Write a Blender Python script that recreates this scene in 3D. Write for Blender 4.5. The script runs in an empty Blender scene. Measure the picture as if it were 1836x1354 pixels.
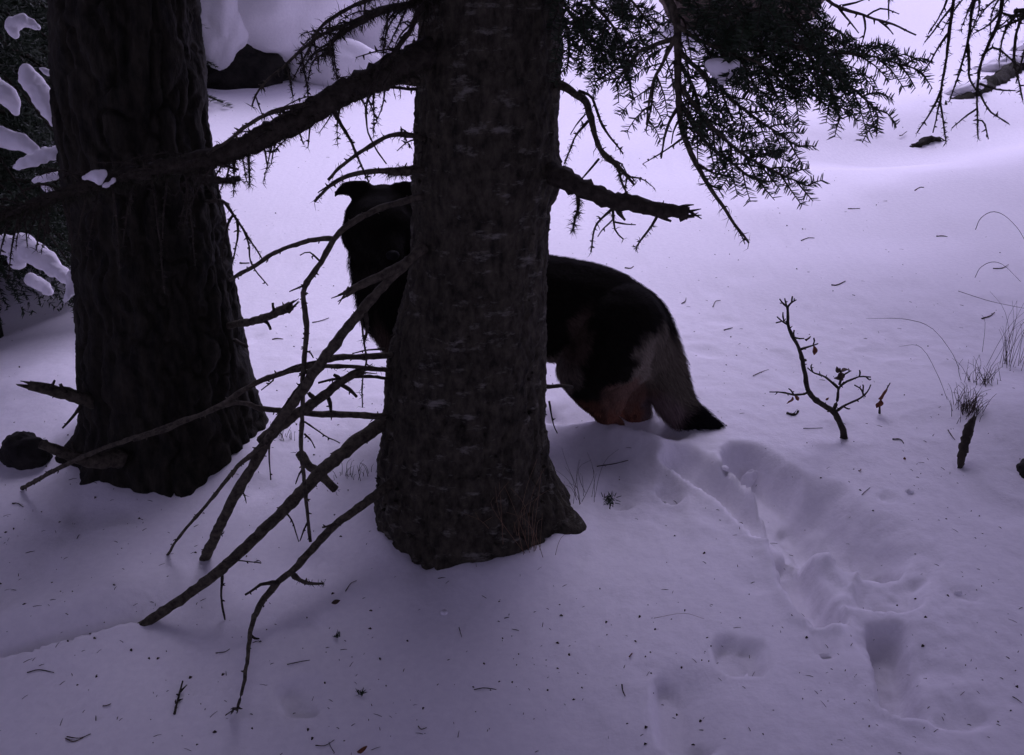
import bpy, math, random
import numpy as np
from mathutils import Vector, Matrix

# ------------------------------------------------------------------ camera, sky, sun, exposure
sc = bpy.context.scene
W0, H0, F = 1836.0, 1354.0, 1590.0
CX, CY = W0 / 2, H0 / 2
PITCH = math.radians(18.0)
CAM = np.array([0.0, 0.0, 1.2])
FWD = np.array([0, math.cos(PITCH), -math.sin(PITCH)])
UP = np.array([0, math.sin(PITCH), math.cos(PITCH)])
RIGHT = np.array([1.0, 0, 0])

cam_d = bpy.data.cameras.new('camera')
cam_d.sensor_width = 36.0
cam_d.sensor_fit = 'HORIZONTAL'
cam_d.lens = F / W0 * 36.0
cam_d.clip_start = 0.05
cam_d.clip_end = 2000
cam = bpy.data.objects.new('camera', cam_d)
cam.location = CAM
cam.rotation_euler = (math.pi / 2 - PITCH, 0, 0)
sc.collection.objects.link(cam)
sc.camera = cam

SUN_EL, SUN_AZ = math.radians(66), math.radians(15)     # azimuth clockwise from +Y (ahead of the camera)
world = bpy.data.worlds.new('World')
sc.world = world
world.use_nodes = True
wn, wl = world.node_tree.nodes, world.node_tree.links
wn.clear()
wo = wn.new('ShaderNodeOutputWorld')
bg = wn.new('ShaderNodeBackground')
sky = wn.new('ShaderNodeTexSky')
sky.sky_type = 'NISHITA'
sky.sun_disc = False
sky.sun_elevation = SUN_EL
sky.sun_rotation = SUN_AZ
sky.dust_density = 4.0
bw = wn.new('ShaderNodeRGBToBW')
oc = wn.new('ShaderNodeMix'); oc.data_type = 'RGBA'; oc.blend_type = 'MULTIPLY'      # thick lavender overcast
oc.inputs['Factor'].default_value = 1.0
wl.new(sky.outputs[0], bw.inputs[0])
wl.new(bw.outputs[0], oc.inputs['A'])
oc.inputs['B'].default_value = (0.90, 0.765, 1.44, 1)
mx = wn.new('ShaderNodeMix'); mx.data_type = 'RGBA'
mx.inputs['Factor'].default_value = 0.92
wl.new(sky.outputs[0], mx.inputs['A'])
wl.new(oc.outputs['Result'], mx.inputs['B'])
wl.new(mx.outputs['Result'], bg.inputs[0])
bg.inputs[1].default_value = 0.14
wl.new(bg.outputs[0], wo.inputs[0])

sun_d = bpy.data.lights.new('sun', 'SUN')
sun_d.energy = 1.0
sun_d.angle = math.radians(40)
sun_d.color = (0.90, 0.86, 1.0)
sun = bpy.data.objects.new('sun', sun_d)
sd = Vector((math.sin(SUN_AZ) * math.cos(SUN_EL), math.cos(SUN_AZ) * math.cos(SUN_EL), math.sin(SUN_EL)))
sun.rotation_euler = sd.to_track_quat('Z', 'Y').to_euler()
sun.location = sd * 50
sc.collection.objects.link(sun)

vs = sc.view_settings
vs.view_transform = 'Standard'
vs.look = 'None'
vs.exposure = 0.28
vs.gamma = 1.0
sc.cycles.use_denoising = True
sc.cycles.max_bounces = 6
sc.cycles.diffuse_bounces = 4

# ------------------------------------------------------------------ small helpers
rng = np.random.default_rng(7)


def ray(px, py):
    return FWD + RIGHT * (px - CX) / F + UP * (CY - py) / F


def at(px, py, Y):
    r = ray(px, py)
    return CAM + r * (Y / r[1])


def depth(p):
    return float(np.dot(np.asarray(p) - CAM, FWD))


def _hash(ix, iy, iz):
    h = (ix * 374761393 + iy * 668265263 + iz * 2147483647 + 1442695041) & 0xffffffff
    h = ((h ^ (h >> 13)) * 1274126177) & 0xffffffff
    h = ((h ^ (h >> 16)) * 2246822519) & 0xffffffff
    h = h ^ (h >> 15)
    return (h & 0xffffff).astype(np.float64) / 0xffffff


def vnoise(p):
    p = np.asarray(p, float)
    i = np.floor(p).astype(np.int64)
    f = p - i
    f = f * f * (3 - 2 * f)
    out = 0
    for dx in (0, 1):
        for dy in (0, 1):
            for dz in (0, 1):
                w = ((f[..., 0] if dx else 1 - f[..., 0]) * (f[..., 1] if dy else 1 - f[..., 1]) * (f[..., 2] if dz else 1 - f[..., 2]))
                out = out + w * _hash(i[..., 0] + dx, i[..., 1] + dy, i[..., 2] + dz)
    return out * 2 - 1


def fbm(p, octv=4, gain=0.5):
    p = np.asarray(p, float)
    a, s, o = 1.0, 0.0, 0
    for k in range(octv):
        o = o + a * vnoise(p + 17.3 * k)
        s += a
        a *= gain
        p = p * 2.03
    return o / s


def norm(v):
    v = np.asarray(v, float)
    n = np.linalg.norm(v, axis=-1, keepdims=True)
    return v / np.maximum(n, 1e-9)


def smooth(pts, n):
    """Catmull-Rom through pts (N,k) -> n samples, spaced evenly by length."""
    pts = np.asarray(pts, float)
    if len(pts) == 2:
        t = np.linspace(0, 1, n)[:, None]
        return pts[0] * (1 - t) + pts[1] * t
    P = np.vstack([2 * pts[0] - pts[1], pts, 2 * pts[-1] - pts[-2]])
    segs = []
    for k in range(1, len(P) - 2):
        t = np.linspace(0, 1, 12, endpoint=False)[:, None]
        a, b, c, d = P[k - 1], P[k], P[k + 1], P[k + 2]
        segs.append(0.5 * ((2 * b) + (-a + c) * t + (2 * a - 5 * b + 4 * c - d) * t ** 2 + (-a + 3 * b - 3 * c + d) * t ** 3))
    segs.append(pts[-1:])
    Q = np.vstack(segs)
    L = np.r_[0, np.cumsum(np.linalg.norm(np.diff(Q[:, :3], axis=0), axis=1))]
    s = np.linspace(0, L[-1], n)
    return np.stack([np.interp(s, L, Q[:, j]) for j in range(Q.shape[1])], 1)


class MB:
    def __init__(self):
        self.v, self.f, self.n = [], [], 0

    def add(self, verts, faces):
        verts = np.asarray(verts, float)
        self.v.append(verts)
        self.f.extend((np.asarray(faces) + self.n).tolist() if not isinstance(faces, list) else [[i + self.n for i in q] for q in faces])
        self.n += len(verts)

    def tube(self, pts, rad, sides=7, rough=0.12, cap=True):
        pts = np.asarray(pts, float)
        n = len(pts)
        rad = np.broadcast_to(np.asarray(rad, float), (n,))
        tan = norm(np.gradient(pts, axis=0))
        ref = np.array([0.31, 0.42, 0.85]) if abs(tan[0][2]) < 0.8 else np.array([0.9, 0.3, 0.1])
        u = norm(np.cross(tan, ref))
        w = np.cross(tan, u)
        ang = np.arange(sides) * 2 * math.pi / sides
        rr = rad[:, None] * (1 + rough * rng.standard_normal((n, sides)))
        V = pts[:, None, :] + rr[..., None] * (np.cos(ang)[None, :, None] * u[:, None, :] + np.sin(ang)[None, :, None] * w[:, None, :])
        V = V.reshape(-1, 3)
        i = np.arange(n - 1)[:, None] * sides
        j = np.arange(sides)[None, :]
        j2 = (j + 1) % sides
        q = np.stack([i + j, i + j2, i + sides + j2, i + sides + j], -1).reshape(-1, 4)
        fs = q.tolist()
        if cap:
            fs.append(list(range(sides))[::-1])
            fs.append([(n - 1) * sides + k for k in range(sides)])
        self.add(V, fs)

    def tris(self, base, side, tip):
        """many thin triangles: base (N,3), half-width vector side (N,3), tip (N,3)"""
        V = np.stack([base - side, base + side, tip], 1).reshape(-1, 3)
        self.add(V, np.arange(len(V)).reshape(-1, 3))

    def blades(self, base, side, mid, tip):
        V = np.stack([base - side, base + side, mid + side * .8, mid - side * .8, tip], 1).reshape(-1, 3)
        k = np.arange(len(base)) * 5
        f = [[a, a + 1, a + 2, a + 3] for a in k] + [[a + 3, a + 2, a + 4] for a in k]
        self.add(V, f)

    def mesh(self, name, mat, flat=False):
        me = bpy.data.meshes.new(name)
        V = np.vstack(self.v)
        me.from_pydata(V.tolist(), [], self.f)
        me.materials.append(mat)
        if not flat:
            me.shade_smooth()
        return me


def wmat(o):
    m = Matrix.Translation(o.location)
    return wmat(o.parent) @ o.matrix_parent_inverse @ m if o.parent else m


def link(name, me, parent=None, kind=None, center=False):
    if center:
        n = len(me.vertices)
        co = np.empty(n * 3)
        me.vertices.foreach_get('co', co)
        co = co.reshape(-1, 3)
        c = np.array([(co[:, 0].min() + co[:, 0].max()) / 2, (co[:, 1].min() + co[:, 1].max()) / 2, co[:, 2].min()])
        me.vertices.foreach_set('co', (co - c).ravel())
        me.update()
    o = bpy.data.objects.new(name, me)
    sc.collection.objects.link(o)
    if center:
        o.location = c
    if parent is not None:
        o.parent = parent
        o.matrix_parent_inverse = wmat(parent).inverted()
    if kind:
        o['kind'] = kind
    return o


def thing(name, label, cat, loc, group=None):
    o = bpy.data.objects.new(name, None)
    o.empty_display_size = 0.1
    sc.collection.objects.link(o)
    o.location = tuple(float(a) for a in loc)
    return tag(o, label, cat, group)


def tag(o, label, cat, group=None):
    o['label'] = label
    o['category'] = cat
    if group:
        o['group'] = group
    return o


# ------------------------------------------------------------------ materials
def material(name, c1, c2, scale=20.0, rough=0.9, bump=0.3, dist=0.01, stretch=(1, 1, 1), c3=None, c3scale=8.0, c3cut=(0.62, 0.72), spec=0.2, detail=6):
    m = bpy.data.materials.new(name)
    m.use_nodes = True
    N, L = m.node_tree.nodes, m.node_tree.links
    b = N['Principled BSDF']
    tc = N.new('ShaderNodeTexCoord')
    mp = N.new('ShaderNodeMapping')
    mp.inputs['Scale'].default_value = stretch
    L.new(tc.outputs['Object'], mp.inputs[0])
    no = N.new('ShaderNodeTexNoise')
    no.inputs['Scale'].default_value = scale
    no.inputs['Detail'].default_value = detail
    no.inputs['Roughness'].default_value = 0.62
    L.new(mp.outputs[0], no.inputs['Vector'])
    rp = N.new('ShaderNodeValToRGB')
    rp.color_ramp.elements[0].position = 0.35
    rp.color_ramp.elements[1].position = 0.68
    rp.color_ramp.elements[0].color = (*c1, 1)
    rp.color_ramp.elements[1].color = (*c2, 1)
    L.new(no.outputs['Fac'], rp.inputs[0])
    col = rp.outputs[0]
    if c3 is not None:
        n3 = N.new('ShaderNodeTexNoise')
        n3.inputs['Scale'].default_value = c3scale
        n3.inputs['Detail'].default_value = 5
        n3.inputs['Roughness'].default_value = 0.7
        mp3 = N.new('ShaderNodeMapping')
        mp3.inputs['Scale'].default_value = (1, 1, 2.6)
        L.new(tc.outputs['Object'], mp3.inputs[0])
        L.new(mp3.outputs[0], n3.inputs['Vector'])
        r3 = N.new('ShaderNodeMapRange')
        r3.inputs['From Min'].default_value = c3cut[0]
        r3.inputs['From Max'].default_value = c3cut[1]
        L.new(n3.outputs['Fac'], r3.inputs['Value'])
        mm = N.new('ShaderNodeMix'); mm.data_type = 'RGBA'
        L.new(r3.outputs[0], mm.inputs['Factor'])
        L.new(col, mm.inputs['A'])
        mm.inputs['B'].default_value = (*c3, 1)
        col = mm.outputs['Result']
    L.new(col, b.inputs['Base Color'])
    b.inputs['Roughness'].default_value = rough
    b.inputs['Specular IOR Level'].default_value = spec
    if bump:
        bp = N.new('ShaderNodeBump')
        bp.inputs['Strength'].default_value = bump
        bp.inputs['Distance'].default_value = dist
        L.new(no.outputs['Fac'], bp.inputs['Height'])
        L.new(bp.outputs[0], b.inputs['Normal'])
    return m


M_snow = material('snow', (0.80, 0.78, 0.82), (0.86, 0.84, 0.87), scale=55, rough=0.75, bump=0.35, dist=0.006, spec=0.15, detail=9)
M_bark = material('fir_bark', (0.016, 0.0145, 0.0095), (0.074, 0.066, 0.045), scale=48, bump=1.0, dist=0.012, stretch=(1, 1, 0.55), c3=(0.17, 0.165, 0.135), c3scale=13, c3cut=(0.57, 0.70), detail=10)
M_bark_old = material('old_bark', (0.008, 0.0075, 0.005), (0.032, 0.029, 0.019), scale=40, bump=0.9, detail=10, dist=0.012, stretch=(1, 1, 0.3))
M_dead = material('dead_wood', (0.030, 0.026, 0.018), (0.105, 0.092, 0.065), scale=70, detail=9, bump=0.5, dist=0.004, stretch=(1, 1, 1))
M_twig = material('twig_bark', (0.020, 0.017, 0.012), (0.055, 0.047, 0.034), scale=60, bump=0.3, dist=0.003)
M_lichen = material('lichen', (0.020, 0.021, 0.012), (0.05, 0.05, 0.03), scale=80, bump=0)
M_needle = material('fir_needles', (0.014, 0.026, 0.012), (0.035, 0.055, 0.026), scale=25, bump=0, rough=0.6, spec=0.35)
M_rock = material('dark_rock', (0.010, 0.0095, 0.008), (0.034, 0.032, 0.026), scale=9, bump=0.8, dist=0.03)
M_rock_brown = material('brown_rock', (0.035, 0.026, 0.020), (0.12, 0.095, 0.075), scale=10, bump=0.9, dist=0.04, c3=(0.17, 0.15, 0.13), c3scale=14)
M_leaf = material('brown_leaf', (0.10, 0.035, 0.018), (0.20, 0.075, 0.035), scale=60, bump=0.3, dist=0.002)
M_leaf_dull = material('dull_leaf', (0.05, 0.035, 0.025), (0.10, 0.07, 0.05), scale=60, bump=0.3, dist=0.002)
M_straw = material('dry_straw', (0.12, 0.075, 0.045), (0.24, 0.16, 0.10), scale=30, bump=0)
M_straw_dark = material('dry_stems', (0.035, 0.026, 0.022), (0.08, 0.055, 0.04), scale=30, bump=0)
M_litter = material('litter', (0.020, 0.016, 0.014), (0.07, 0.045, 0.03), scale=15, bump=0)
M_stump = material('stump_wood', (0.035, 0.030, 0.024), (0.08, 0.068, 0.05), scale=35, bump=0.6, dist=0.006, stretch=(1, 1, .3))

# ------------------------------------------------------------------ terrain
PY = np.array([-200, -60, -20, -8, -2, 0, 1, 1.8, 2.1, 2.5, 2.8, 3.5, 4.5, 6, 9, 12, 20, 40, 80, 200, 600.])
PZ = np.array([-22, -10, -3.4, -1.3, -.45, -.25, -.10, -.02, .02, .09, .145, .24, .40, .71, 1.5, 2.35, 5.0, 12.5, 27, 60, 80.])


def pchip(x):
    h = np.diff(PY)
    d = np.diff(PZ) / h
    m = np.r_[d[0], 2 * d[1:] * d[:-1] / (d[1:] + d[:-1]), d[-1]]
    k = np.clip(np.searchsorted(PY, x) - 1, 0, len(h) - 1)
    t = (x - PY[k]) / h[k]
    return ((2 * t ** 3 - 3 * t ** 2 + 1) * PZ[k] + (t ** 3 - 2 * t ** 2 + t) * h[k] * m[k] + (-2 * t ** 3 + 3 * t ** 2) * PZ[k + 1] + (t ** 3 - t ** 2) * h[k] * m[k + 1])


def gauss(x, y, cx, cy, sx, sy, rot=0.0):
    c, s = math.cos(rot), math.sin(rot)
    u = (x - cx) * c + (y - cy) * s
    v = -(x - cx) * s + (y - cy) * c
    return np.exp(-0.5 * ((u / sx) ** 2 + (v / sy) ** 2))


def base_h(x, y):
    x = np.asarray(x, float); y = np.asarray(y, float)
    z = pchip(y)
    p = np.stack([x * 0.35, y * 0.35, 0 * x], -1)
    far = np.clip((np.hypot(x, y) - 4) / 20, 0, 1)
    z = z + 0.07 * vnoise(p + 3.1) * np.clip((y - 1) / 3, 0, 1)
    z = z + far * 1.6 * vnoise(np.stack([x * 0.07, y * 0.07, 0 * x + 5], -1))
    z = z + 0.012 * vnoise(np.stack([x * 1.7, y * 1.7, 0 * x + 9], -1))
    # hollow under the snowy young fir at the left
    z = z - 0.34 * gauss(x, y, -2.75, 4.2, .5, .55)
    z = z + 0.05 * gauss(x, y, -1.9, 3.0, .6, .25)
    # hump under the snowed-in log on the right
    z = z + 0.10 * gauss(x, y, 3.05, 6.9, .9, .22, 0.35)
    z = z - 0.11 * gauss(x, y, 2.7, 6.15, 1.0, .16, 0.25) - 0.05 * gauss(x, y, 1.9, 5.4, .6, .10, .3)
    z = z + 0.05 * fbm(np.stack([x * 1.1, y * 2.2, 0 * x + 7], -1), 3) * np.clip((x - 1.0) / 1.0, 0, 1) * gauss(x, y, 2.6, 6.2, 1.6, 1.3)
    z = z + 0.06 * gauss(x, y, 2.9, 5.5, 1.2, .25, 0.25)
    # hump right of the sapling
    z = z + 0.07 * gauss(x, y, 1.75, 2.75, .22, .22)
    return z


def ground_xy(px, py, h=base_h):
    r = ray(px, py)
    ys = np.concatenate([np.linspace(0.8, 4, 640), np.linspace(4, 30, 700)[1:]])
    P = CAM[None] + r[None] * (ys / r[1])[:, None]
    dz = P[:, 2] - h(P[:, 0], P[:, 1])
    k = np.where(dz < 0)[0]
    k = k[0] if len(k) else len(ys) - 1
    return P[k]


SEG_SIDE = [None]
LIP = (-.62, -.78)      # the dog sank in moving uphill: every hole has its steep lip on the downhill side


def seg_dist(x, y, poly):
    best = np.full(np.shape(x), 1e9)
    tt = np.zeros(np.shape(x))
    sd_ = np.zeros(np.shape(x))
    n = len(poly) - 1
    for k in range(n):
        a, b = poly[k], poly[k + 1]
        ab = b - a
        t = np.clip(((x - a[0]) * ab[0] + (y - a[1]) * ab[1]) / max(ab @ ab, 1e-9), 0, 1)
        d = np.hypot(x - a[0] - t * ab[0], y - a[1] - t * ab[1])
        m = d < best
        best = np.where(m, d, best)
        sd_ = np.where(m, ((x - a[0] - t * ab[0]) * LIP[0] + (y - a[1] - t * ab[1]) * LIP[1]) / np.maximum(d, 1e-6), sd_)
        tt = np.where(m, (k + t) / n, tt)
    SEG_SIDE[0] = sd_
    return best, tt


DENTS = []


def dent(pxs, width, dep, edge=0.5, warp=0.03):
    poly = [ground_xy(*p)[:2] for p in pxs]
    DENTS.append((poly, width, dep * (1.65 if dep > .05 else 1.05), edge, warp))


# the wallowed trail that leads from the dog to the lower right, and single prints
dent([(1225, 835), (1290, 870), (1340, 905), (1385, 950)], 0.060, 0.055, .45)
dent([(1335, 825), (1390, 865), (1420, 910), (1460, 955)], 0.065, 0.080, .4)
dent([(1455, 900), (1500, 945), (1560, 985)], 0.085, 0.065, .6)
dent([(1560, 960), (1600, 1020), (1590, 1050)], 0.085, 0.045, .7)
dent([(1415, 985), (1440, 1050), (1470, 1095)], 0.050, 0.075, .35)
dent([(1510, 1010), (1490, 1040)], 0.04, 0.03, .5)
dent([(1466, 1125), (1482, 1168)], 0.022, 0.014, .5)
dent([(1305, 1160), (1315, 1196)], 0.028, 0.030, .5)
dent([(1345, 1165), (1352, 1196)], 0.024, 0.028, .5)
dent([(1590, 1130), (1605, 1210), (1618, 1265)], 0.040, 0.060, .5)
dent([(1640, 1180), (1700, 1250)], 0.09, 0.02, .9)
dent([(1225, 1240), (1235, 1320)], 0.060, 0.040, .9)
dent([(1195, 880), (1205, 890)], 0.03, 0.025, .8)
dent([(535, 1245), (545, 1262)], 0.045, 0.022, .9)
dent([(1665, 990), (1672, 1000)], 0.03, 0.009, .9)
dent([(1590, 890), (1592, 895)], 0.02, 0.010, .8)
dent([(1725, 1065), (1735, 1070)], 0.025, 0.007, .9)
dent([(1420, 930), (1480, 1000), (1520, 1040)], 0.10, 0.034, 1.0)
dent([(1500, 990), (1580, 1060), (1600, 1150)], 0.10, 0.020, 1.2)
dent([(1100, 880), (1110, 900)], 0.045, 0.020, .9)
# hollow round the hind feet
dent([(1020, 745), (1080, 752), (1180, 775)], 0.085, 0.05, .8)
TRAIL = [ground_xy(*p)[:2] for p in [(1150, 790), (1300, 880), (1450, 980), (1600, 1060), (1640, 1250)]]
MOUND1 = ground_xy(1105, 800)
MOUND2 = ground_xy(1215, 830)
LOG = [ground_xy(*p)[:2] for p in [(-120, 1228), (0, 1196), (90, 1165), (200, 1135), (268, 1112)]]
TREE1 = np.array([at(850, 900, 2.31)[0], 2.31])
TREE2 = np.array([at(313, 800, 2.70)[0], 2.70])


def height(x, y):
    x = np.asarray(x, float); y = np.asarray(y, float)
    z = base_h(x, y)
    near = (np.abs(x) < 4) & (y > 0.3) & (y < 6)
    xn, yn = x[near], y[near]
    add = np.zeros(xn.shape)
    wx = 0.35 * vnoise(np.stack([xn * 14, yn * 14, 0 * xn], -1)) + 0.25 * vnoise(np.stack([xn * 33, yn * 33, 0 * xn + 4], -1))
    pit = np.zeros(xn.shape)
    for poly, w, dp, e, wp in DENTS:
        d, t = seg_dist(xn, yn, poly)
        side_ = np.clip(SEG_SIDE[0] * 1.6, -1, 1)
        d = d / w + wx * .22
        ee = e * (.28 + .0 * side_) * (side_ > 0) + (e * (.28 + 1.9 * np.clip(-side_, 0, 1))) * (side_ <= 0)
        sfar = np.clip(-side_, 0, 1)
        s = np.clip((1.15 + .7 * sfar - d) / np.maximum(ee + .10 + .4 * sfar, .08), 0, 1)
        s = s * s * (3 - 2 * s)
        pit = pit + (dp * s) ** 3.5
        add += 0.07 * dp * np.exp(-((d - 1.35) / 0.35) ** 2) * np.clip(side_, 0, 1)
    pit = pit ** (1 / 3.5)
    add -= pit
    # churned, crumbly snow along the trail
    tr, _ = seg_dist(xn, yn, TRAIL)
    m = np.exp(-(tr / 0.22) ** 2)
    add += m * (0.012 * fbm(np.stack([xn * 8, yn * 8, 0 * xn + 2], -1), 4, .5) + .004 * vnoise(np.stack([xn * 45, yn * 45, 0 * xn], -1)))
    # mound in front of the hind feet
    c = MOUND1
    add += 0.055 * gauss(xn, yn, c[0], c[1] + .02, .11, .06, -.5)
    c = MOUND2
    add += 0.030 * gauss(xn, yn, c[0], c[1], .10, .05, -.9)
    # step where the buried end of the long bough runs: higher behind, cut low in front
    d, t = seg_dist(xn, yn, LOG)
    a, b = LOG[0], LOG[-1]
    side = (b[0] - a[0]) * (yn - a[1]) - (b[1] - a[1]) * (xn - a[0])
    fade = np.clip((LOG[-1][0] + .10 - xn) / .25, 0, 1)
    add += fade * np.where(side > 0, -.05 * np.exp(-(d / .05) ** 2) + 0.035 * np.exp(-((d - .13) / .08) ** 2), .016 * np.exp(-(d / .10) ** 2))
    # snow drawn up or melted back around the trunks
    for c, r in ((TREE1, .27), (TREE2, .29)):
        dd = np.hypot(xn - c[0], yn - c[1])
        an = np.arctan2(yn - c[1], xn - c[0])
        lump = vnoise(np.stack([np.cos(an) * 2.5 + c[0], np.sin(an) * 2.5, 0 * an], -1))
        add += (0.02 + .035 * lump) * np.exp(-((dd - r) / .07) ** 2)
    add += 0.022 * gauss(xn, yn, TREE1[0] - .04, TREE1[1] - .30, .22, .09)
    # light pocks, drips from the boughs
    add += -0.010 * np.clip(vnoise(np.stack([xn * 6.5, yn * 6.5, 0 * xn + 33], -1)) - .45, 0, 1) * 2
    add += 0.0035 * fbm(np.stack([xn * 20, yn * 20, 0 * xn + 12], -1), 3)
    z = z.copy()
    z[near] += add
    return z


def H1(x, y):
    return float(height(np.array([x]), np.array([y]))[0])


def axis(lo, hi, step, far, g=1.09):
    mid = np.arange(lo, hi, step)
    out, s, v = [], step, hi
    while v < far[1]:
        out.append(v); s *= g; v += s
    neg, s, v = [], step, lo - step
    while v > far[0]:
        neg.append(v); s *= g; v -= s
    return np.array(neg[::-1] + list(mid) + out)


gx = axis(-1.9, 1.9, 0.0105, (-400, 400))
gy = axis(1.05, 3.6, 0.0105, (-150, 500))
GX, GY = np.meshgrid(gx, gy)
GZ = height(GX.ravel(), GY.ravel()).reshape(GX.shape)
gv = np.stack([GX, GY, GZ], -1).reshape(-1, 3)
nx, ny = len(gx), len(gy)
ii = np.arange(ny - 1)[:, None] * nx
jj = np.arange(nx - 1)[None, :]
gq = np.stack([ii + jj, ii + jj + 1, ii + nx + jj + 1, ii + nx + jj], -1).reshape(-1, 4)
me = bpy.data.meshes.new('snow_ground')
me.vertices.add(len(gv)); me.vertices.foreach_set('co', gv.ravel())
me.loops.add(gq.size); me.loops.foreach_set('vertex_index', gq.ravel())
me.polygons.add(len(gq)); me.polygons.foreach_set('loop_start', np.arange(len(gq)) * 4)
me.update(); me.validate()
me.materials.append(M_snow)
me.shade_smooth()
o = link('snow_ground', me)
o['kind'] = 'structure'


def gnd(px, py):
    p = ground_xy(px, py)
    return np.array([p[0], p[1], H1(p[0], p[1])])


# ------------------------------------------------------------------ trunks
TRUNK_AT = {}


def trunk_mesh(name, prof, Y, mat, top, style, seed, flare=(), lean=0.0):
    """prof: rows (py, x_left, x_right) read at the trunk axis; built as rings in the world."""
    rows = []
    for py, xl, xr in prof:
        c = at((xl + xr) / 2, py, Y)
        rows.append((c[2], c[0], (xr - xl) / 2 * depth(c) / F))
    rows.sort()
    rows = np.array(rows)
    z0, z1 = rows[0, 0], rows[-1, 0]
    sl = (rows[-1, 1] - rows[-3, 1]) / (rows[-1, 0] - rows[-3, 0])
    zs = np.concatenate([np.linspace(-0.3, z1, 420), z1 + (top - z1) * np.linspace(0, 1, 40)[1:] ** 1.3])
    cx = np.interp(zs, rows[:, 0], rows[:, 1])
    rr = np.interp(zs, rows[:, 0], rows[:, 2])
    hi = zs > z1
    cx[hi] = rows[-1, 1] + sl * .3 * (zs[hi] - z1)
    rr[hi] = rows[-1, 2] * np.clip(1 - (zs[hi] - z1) / (top - z1), 0, 1) ** .9 + .012
    k = np.ones(9) / 9
    cx[8:400] = np.convolve(cx, k, 'same')[8:400]
    rr[8:400] = np.convolve(rr, k, 'same')[8:400]
    TRUNK_AT[name] = (zs, cx, rr)
    ns = 220
    th = np.arange(ns) * 2 * math.pi / ns
    T, Z = np.meshgrid(th, zs)
    R = np.repeat(rr[:, None], ns, 1)
    ca, sa = np.cos(T), np.sin(T)
    rb = .2
    p = np.stack([ca * rb, sa * rb, Z], -1)
    if style == 'furrow':
        q = p * np.array([34, 34, 5.0]) + seed
        q = q + 1.3 * np.stack([fbm(p * 9 + seed, 2), fbm(p * 9 + 5 + seed, 2), fbm(p * 9 + 9, 2)], -1)
        rd = 1 - np.abs(vnoise(q)) * 2
        rd = np.clip(rd, -1, 1)
        disp = -0.020 * np.clip(rd, 0, 1) ** 1.6 + .008 * fbm(p * 14 + seed, 4) + .003 * vnoise(p * 90)
    else:
        low = np.clip((0.62 - Z) / .45, 0, 1)
        q = p * np.array([30, 30, 6.0]) + seed + 1.2 * np.stack([fbm(p * 8 + seed, 2), fbm(p * 8 + 5, 2), fbm(p * 8 + 9, 2)], -1)
        rd = np.clip(1 - np.abs(vnoise(q)) * 2.2, 0, 1) ** 1.5
        disp = -(.006 + .012 * low) * rd + .006 * fbm(p * np.array([10, 10, 18]) + seed, 4) + .0035 * vnoise(p * 70) + .0025 * vnoise(p * 160 + 3)
    for a, zc, amp, w, hgt in flare:
        dang = np.angle(np.exp(1j * (T - a)))
        disp = disp + amp * np.exp(-(dang / w) ** 2) * np.exp(-((Z - zc) / hgt) ** 2)
    R = R + disp * np.clip(R / .2, 0, 1)
    V = np.stack([cx[:, None] + ca * R, Y + sa * R, Z], -1).reshape(-1, 3)
    n = len(zs)
    i = np.arange(n - 1)[:, None] * ns
    j = np.arange(ns)[None, :]
    j2 = (j + 1) % ns
    qd = np.stack([i + j, i + j2, i + ns + j2, i + ns + j], -1).reshape(-1, 4)
    m = MB()
    m.add(V, qd.tolist() + [[(n - 1) * ns + k for k in range(ns)]])
    return m.mesh(name, mat)


def crown_mesh(seed, z0, z1, R, nb):
    r = np.random.default_rng(seed)
    m = MB()
    wood = MB()
    for b in range(nb):
        t = (b + .5) / nb
        z = z0 + (z1 - z0) * t ** 1.15
        L = R * (1 - t) ** .8 * r.uniform(.8, 1.1) + .25
        a = b * 2.399 + r.uniform(-.3, .3)
        d = np.array([math.cos(a), math.sin(a), 0])
        s = np.array([-d[1], d[0], 0])
        n = 14
        u = np.linspace(0, 1, n)
        ax = np.stack([d[0] * L * u, d[1] * L * u, z + .10 * L * np.sin(u * 3) - .12 * L * u ** 2], 1)
        wood.tube(ax, .022 * (L / R + .3) * (1 - u * .9), 5, .1)
        nt = max(6, int(L / .085))
        for k in range(nt):
            uu = (k + .8) / (nt + .6)
            p0 = np.array([np.interp(uu, u, ax[:, c]) for c in range(3)])
            for sg in (-1, 1):
                tl = L * .38 * (1 - uu) ** .7 * r.uniform(.7, 1.1) + .08
                td = norm(d * .75 + s * sg * .9 + np.array([0, 0, r.uniform(-.35, .05)]))
                ln = max(4, int(tl / .017))
                w = (np.arange(ln) + r.uniform(0, 1, ln)) / ln
                base = p0 + td * tl * w[:, None] + np.array([0, 0, -1]) * (tl * .25 * w ** 2)[:, None]
                for sd in (-1, 1):
                    nd = norm(td * .5 + np.cross(td, [0, 0, 1]) * sd + r.normal(0, .25, (ln, 3)))
                    tip = base + nd * r.uniform(.03, .05, (ln, 1))
                    side = norm(np.cross(nd, [0.1, 0.2, 1.])) 
                    side = norm(side + r.normal(0, .5, (ln, 3))) * .006
                    m.tris(base, side, tip)
    me1 = m.mesh('crown', M_needle, flat=True)
    me1.materials.append(M_twig)
    nf = len(m.f)
    # wood of the boughs goes into the same crown part
    both = MB()
    both.v, both.f, both.n = m.v, m.f, m.n
    both.add(np.vstack(wood.v), [q for q in wood.f])
    me2 = both.mesh('crown', M_needle, flat=True)
    me2.materials.append(M_twig)
    idx = np.zeros(len(both.f), int); idx[nf:] = 1
    me2.polygons.foreach_set('material_index', idx)
    return me2


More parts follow.
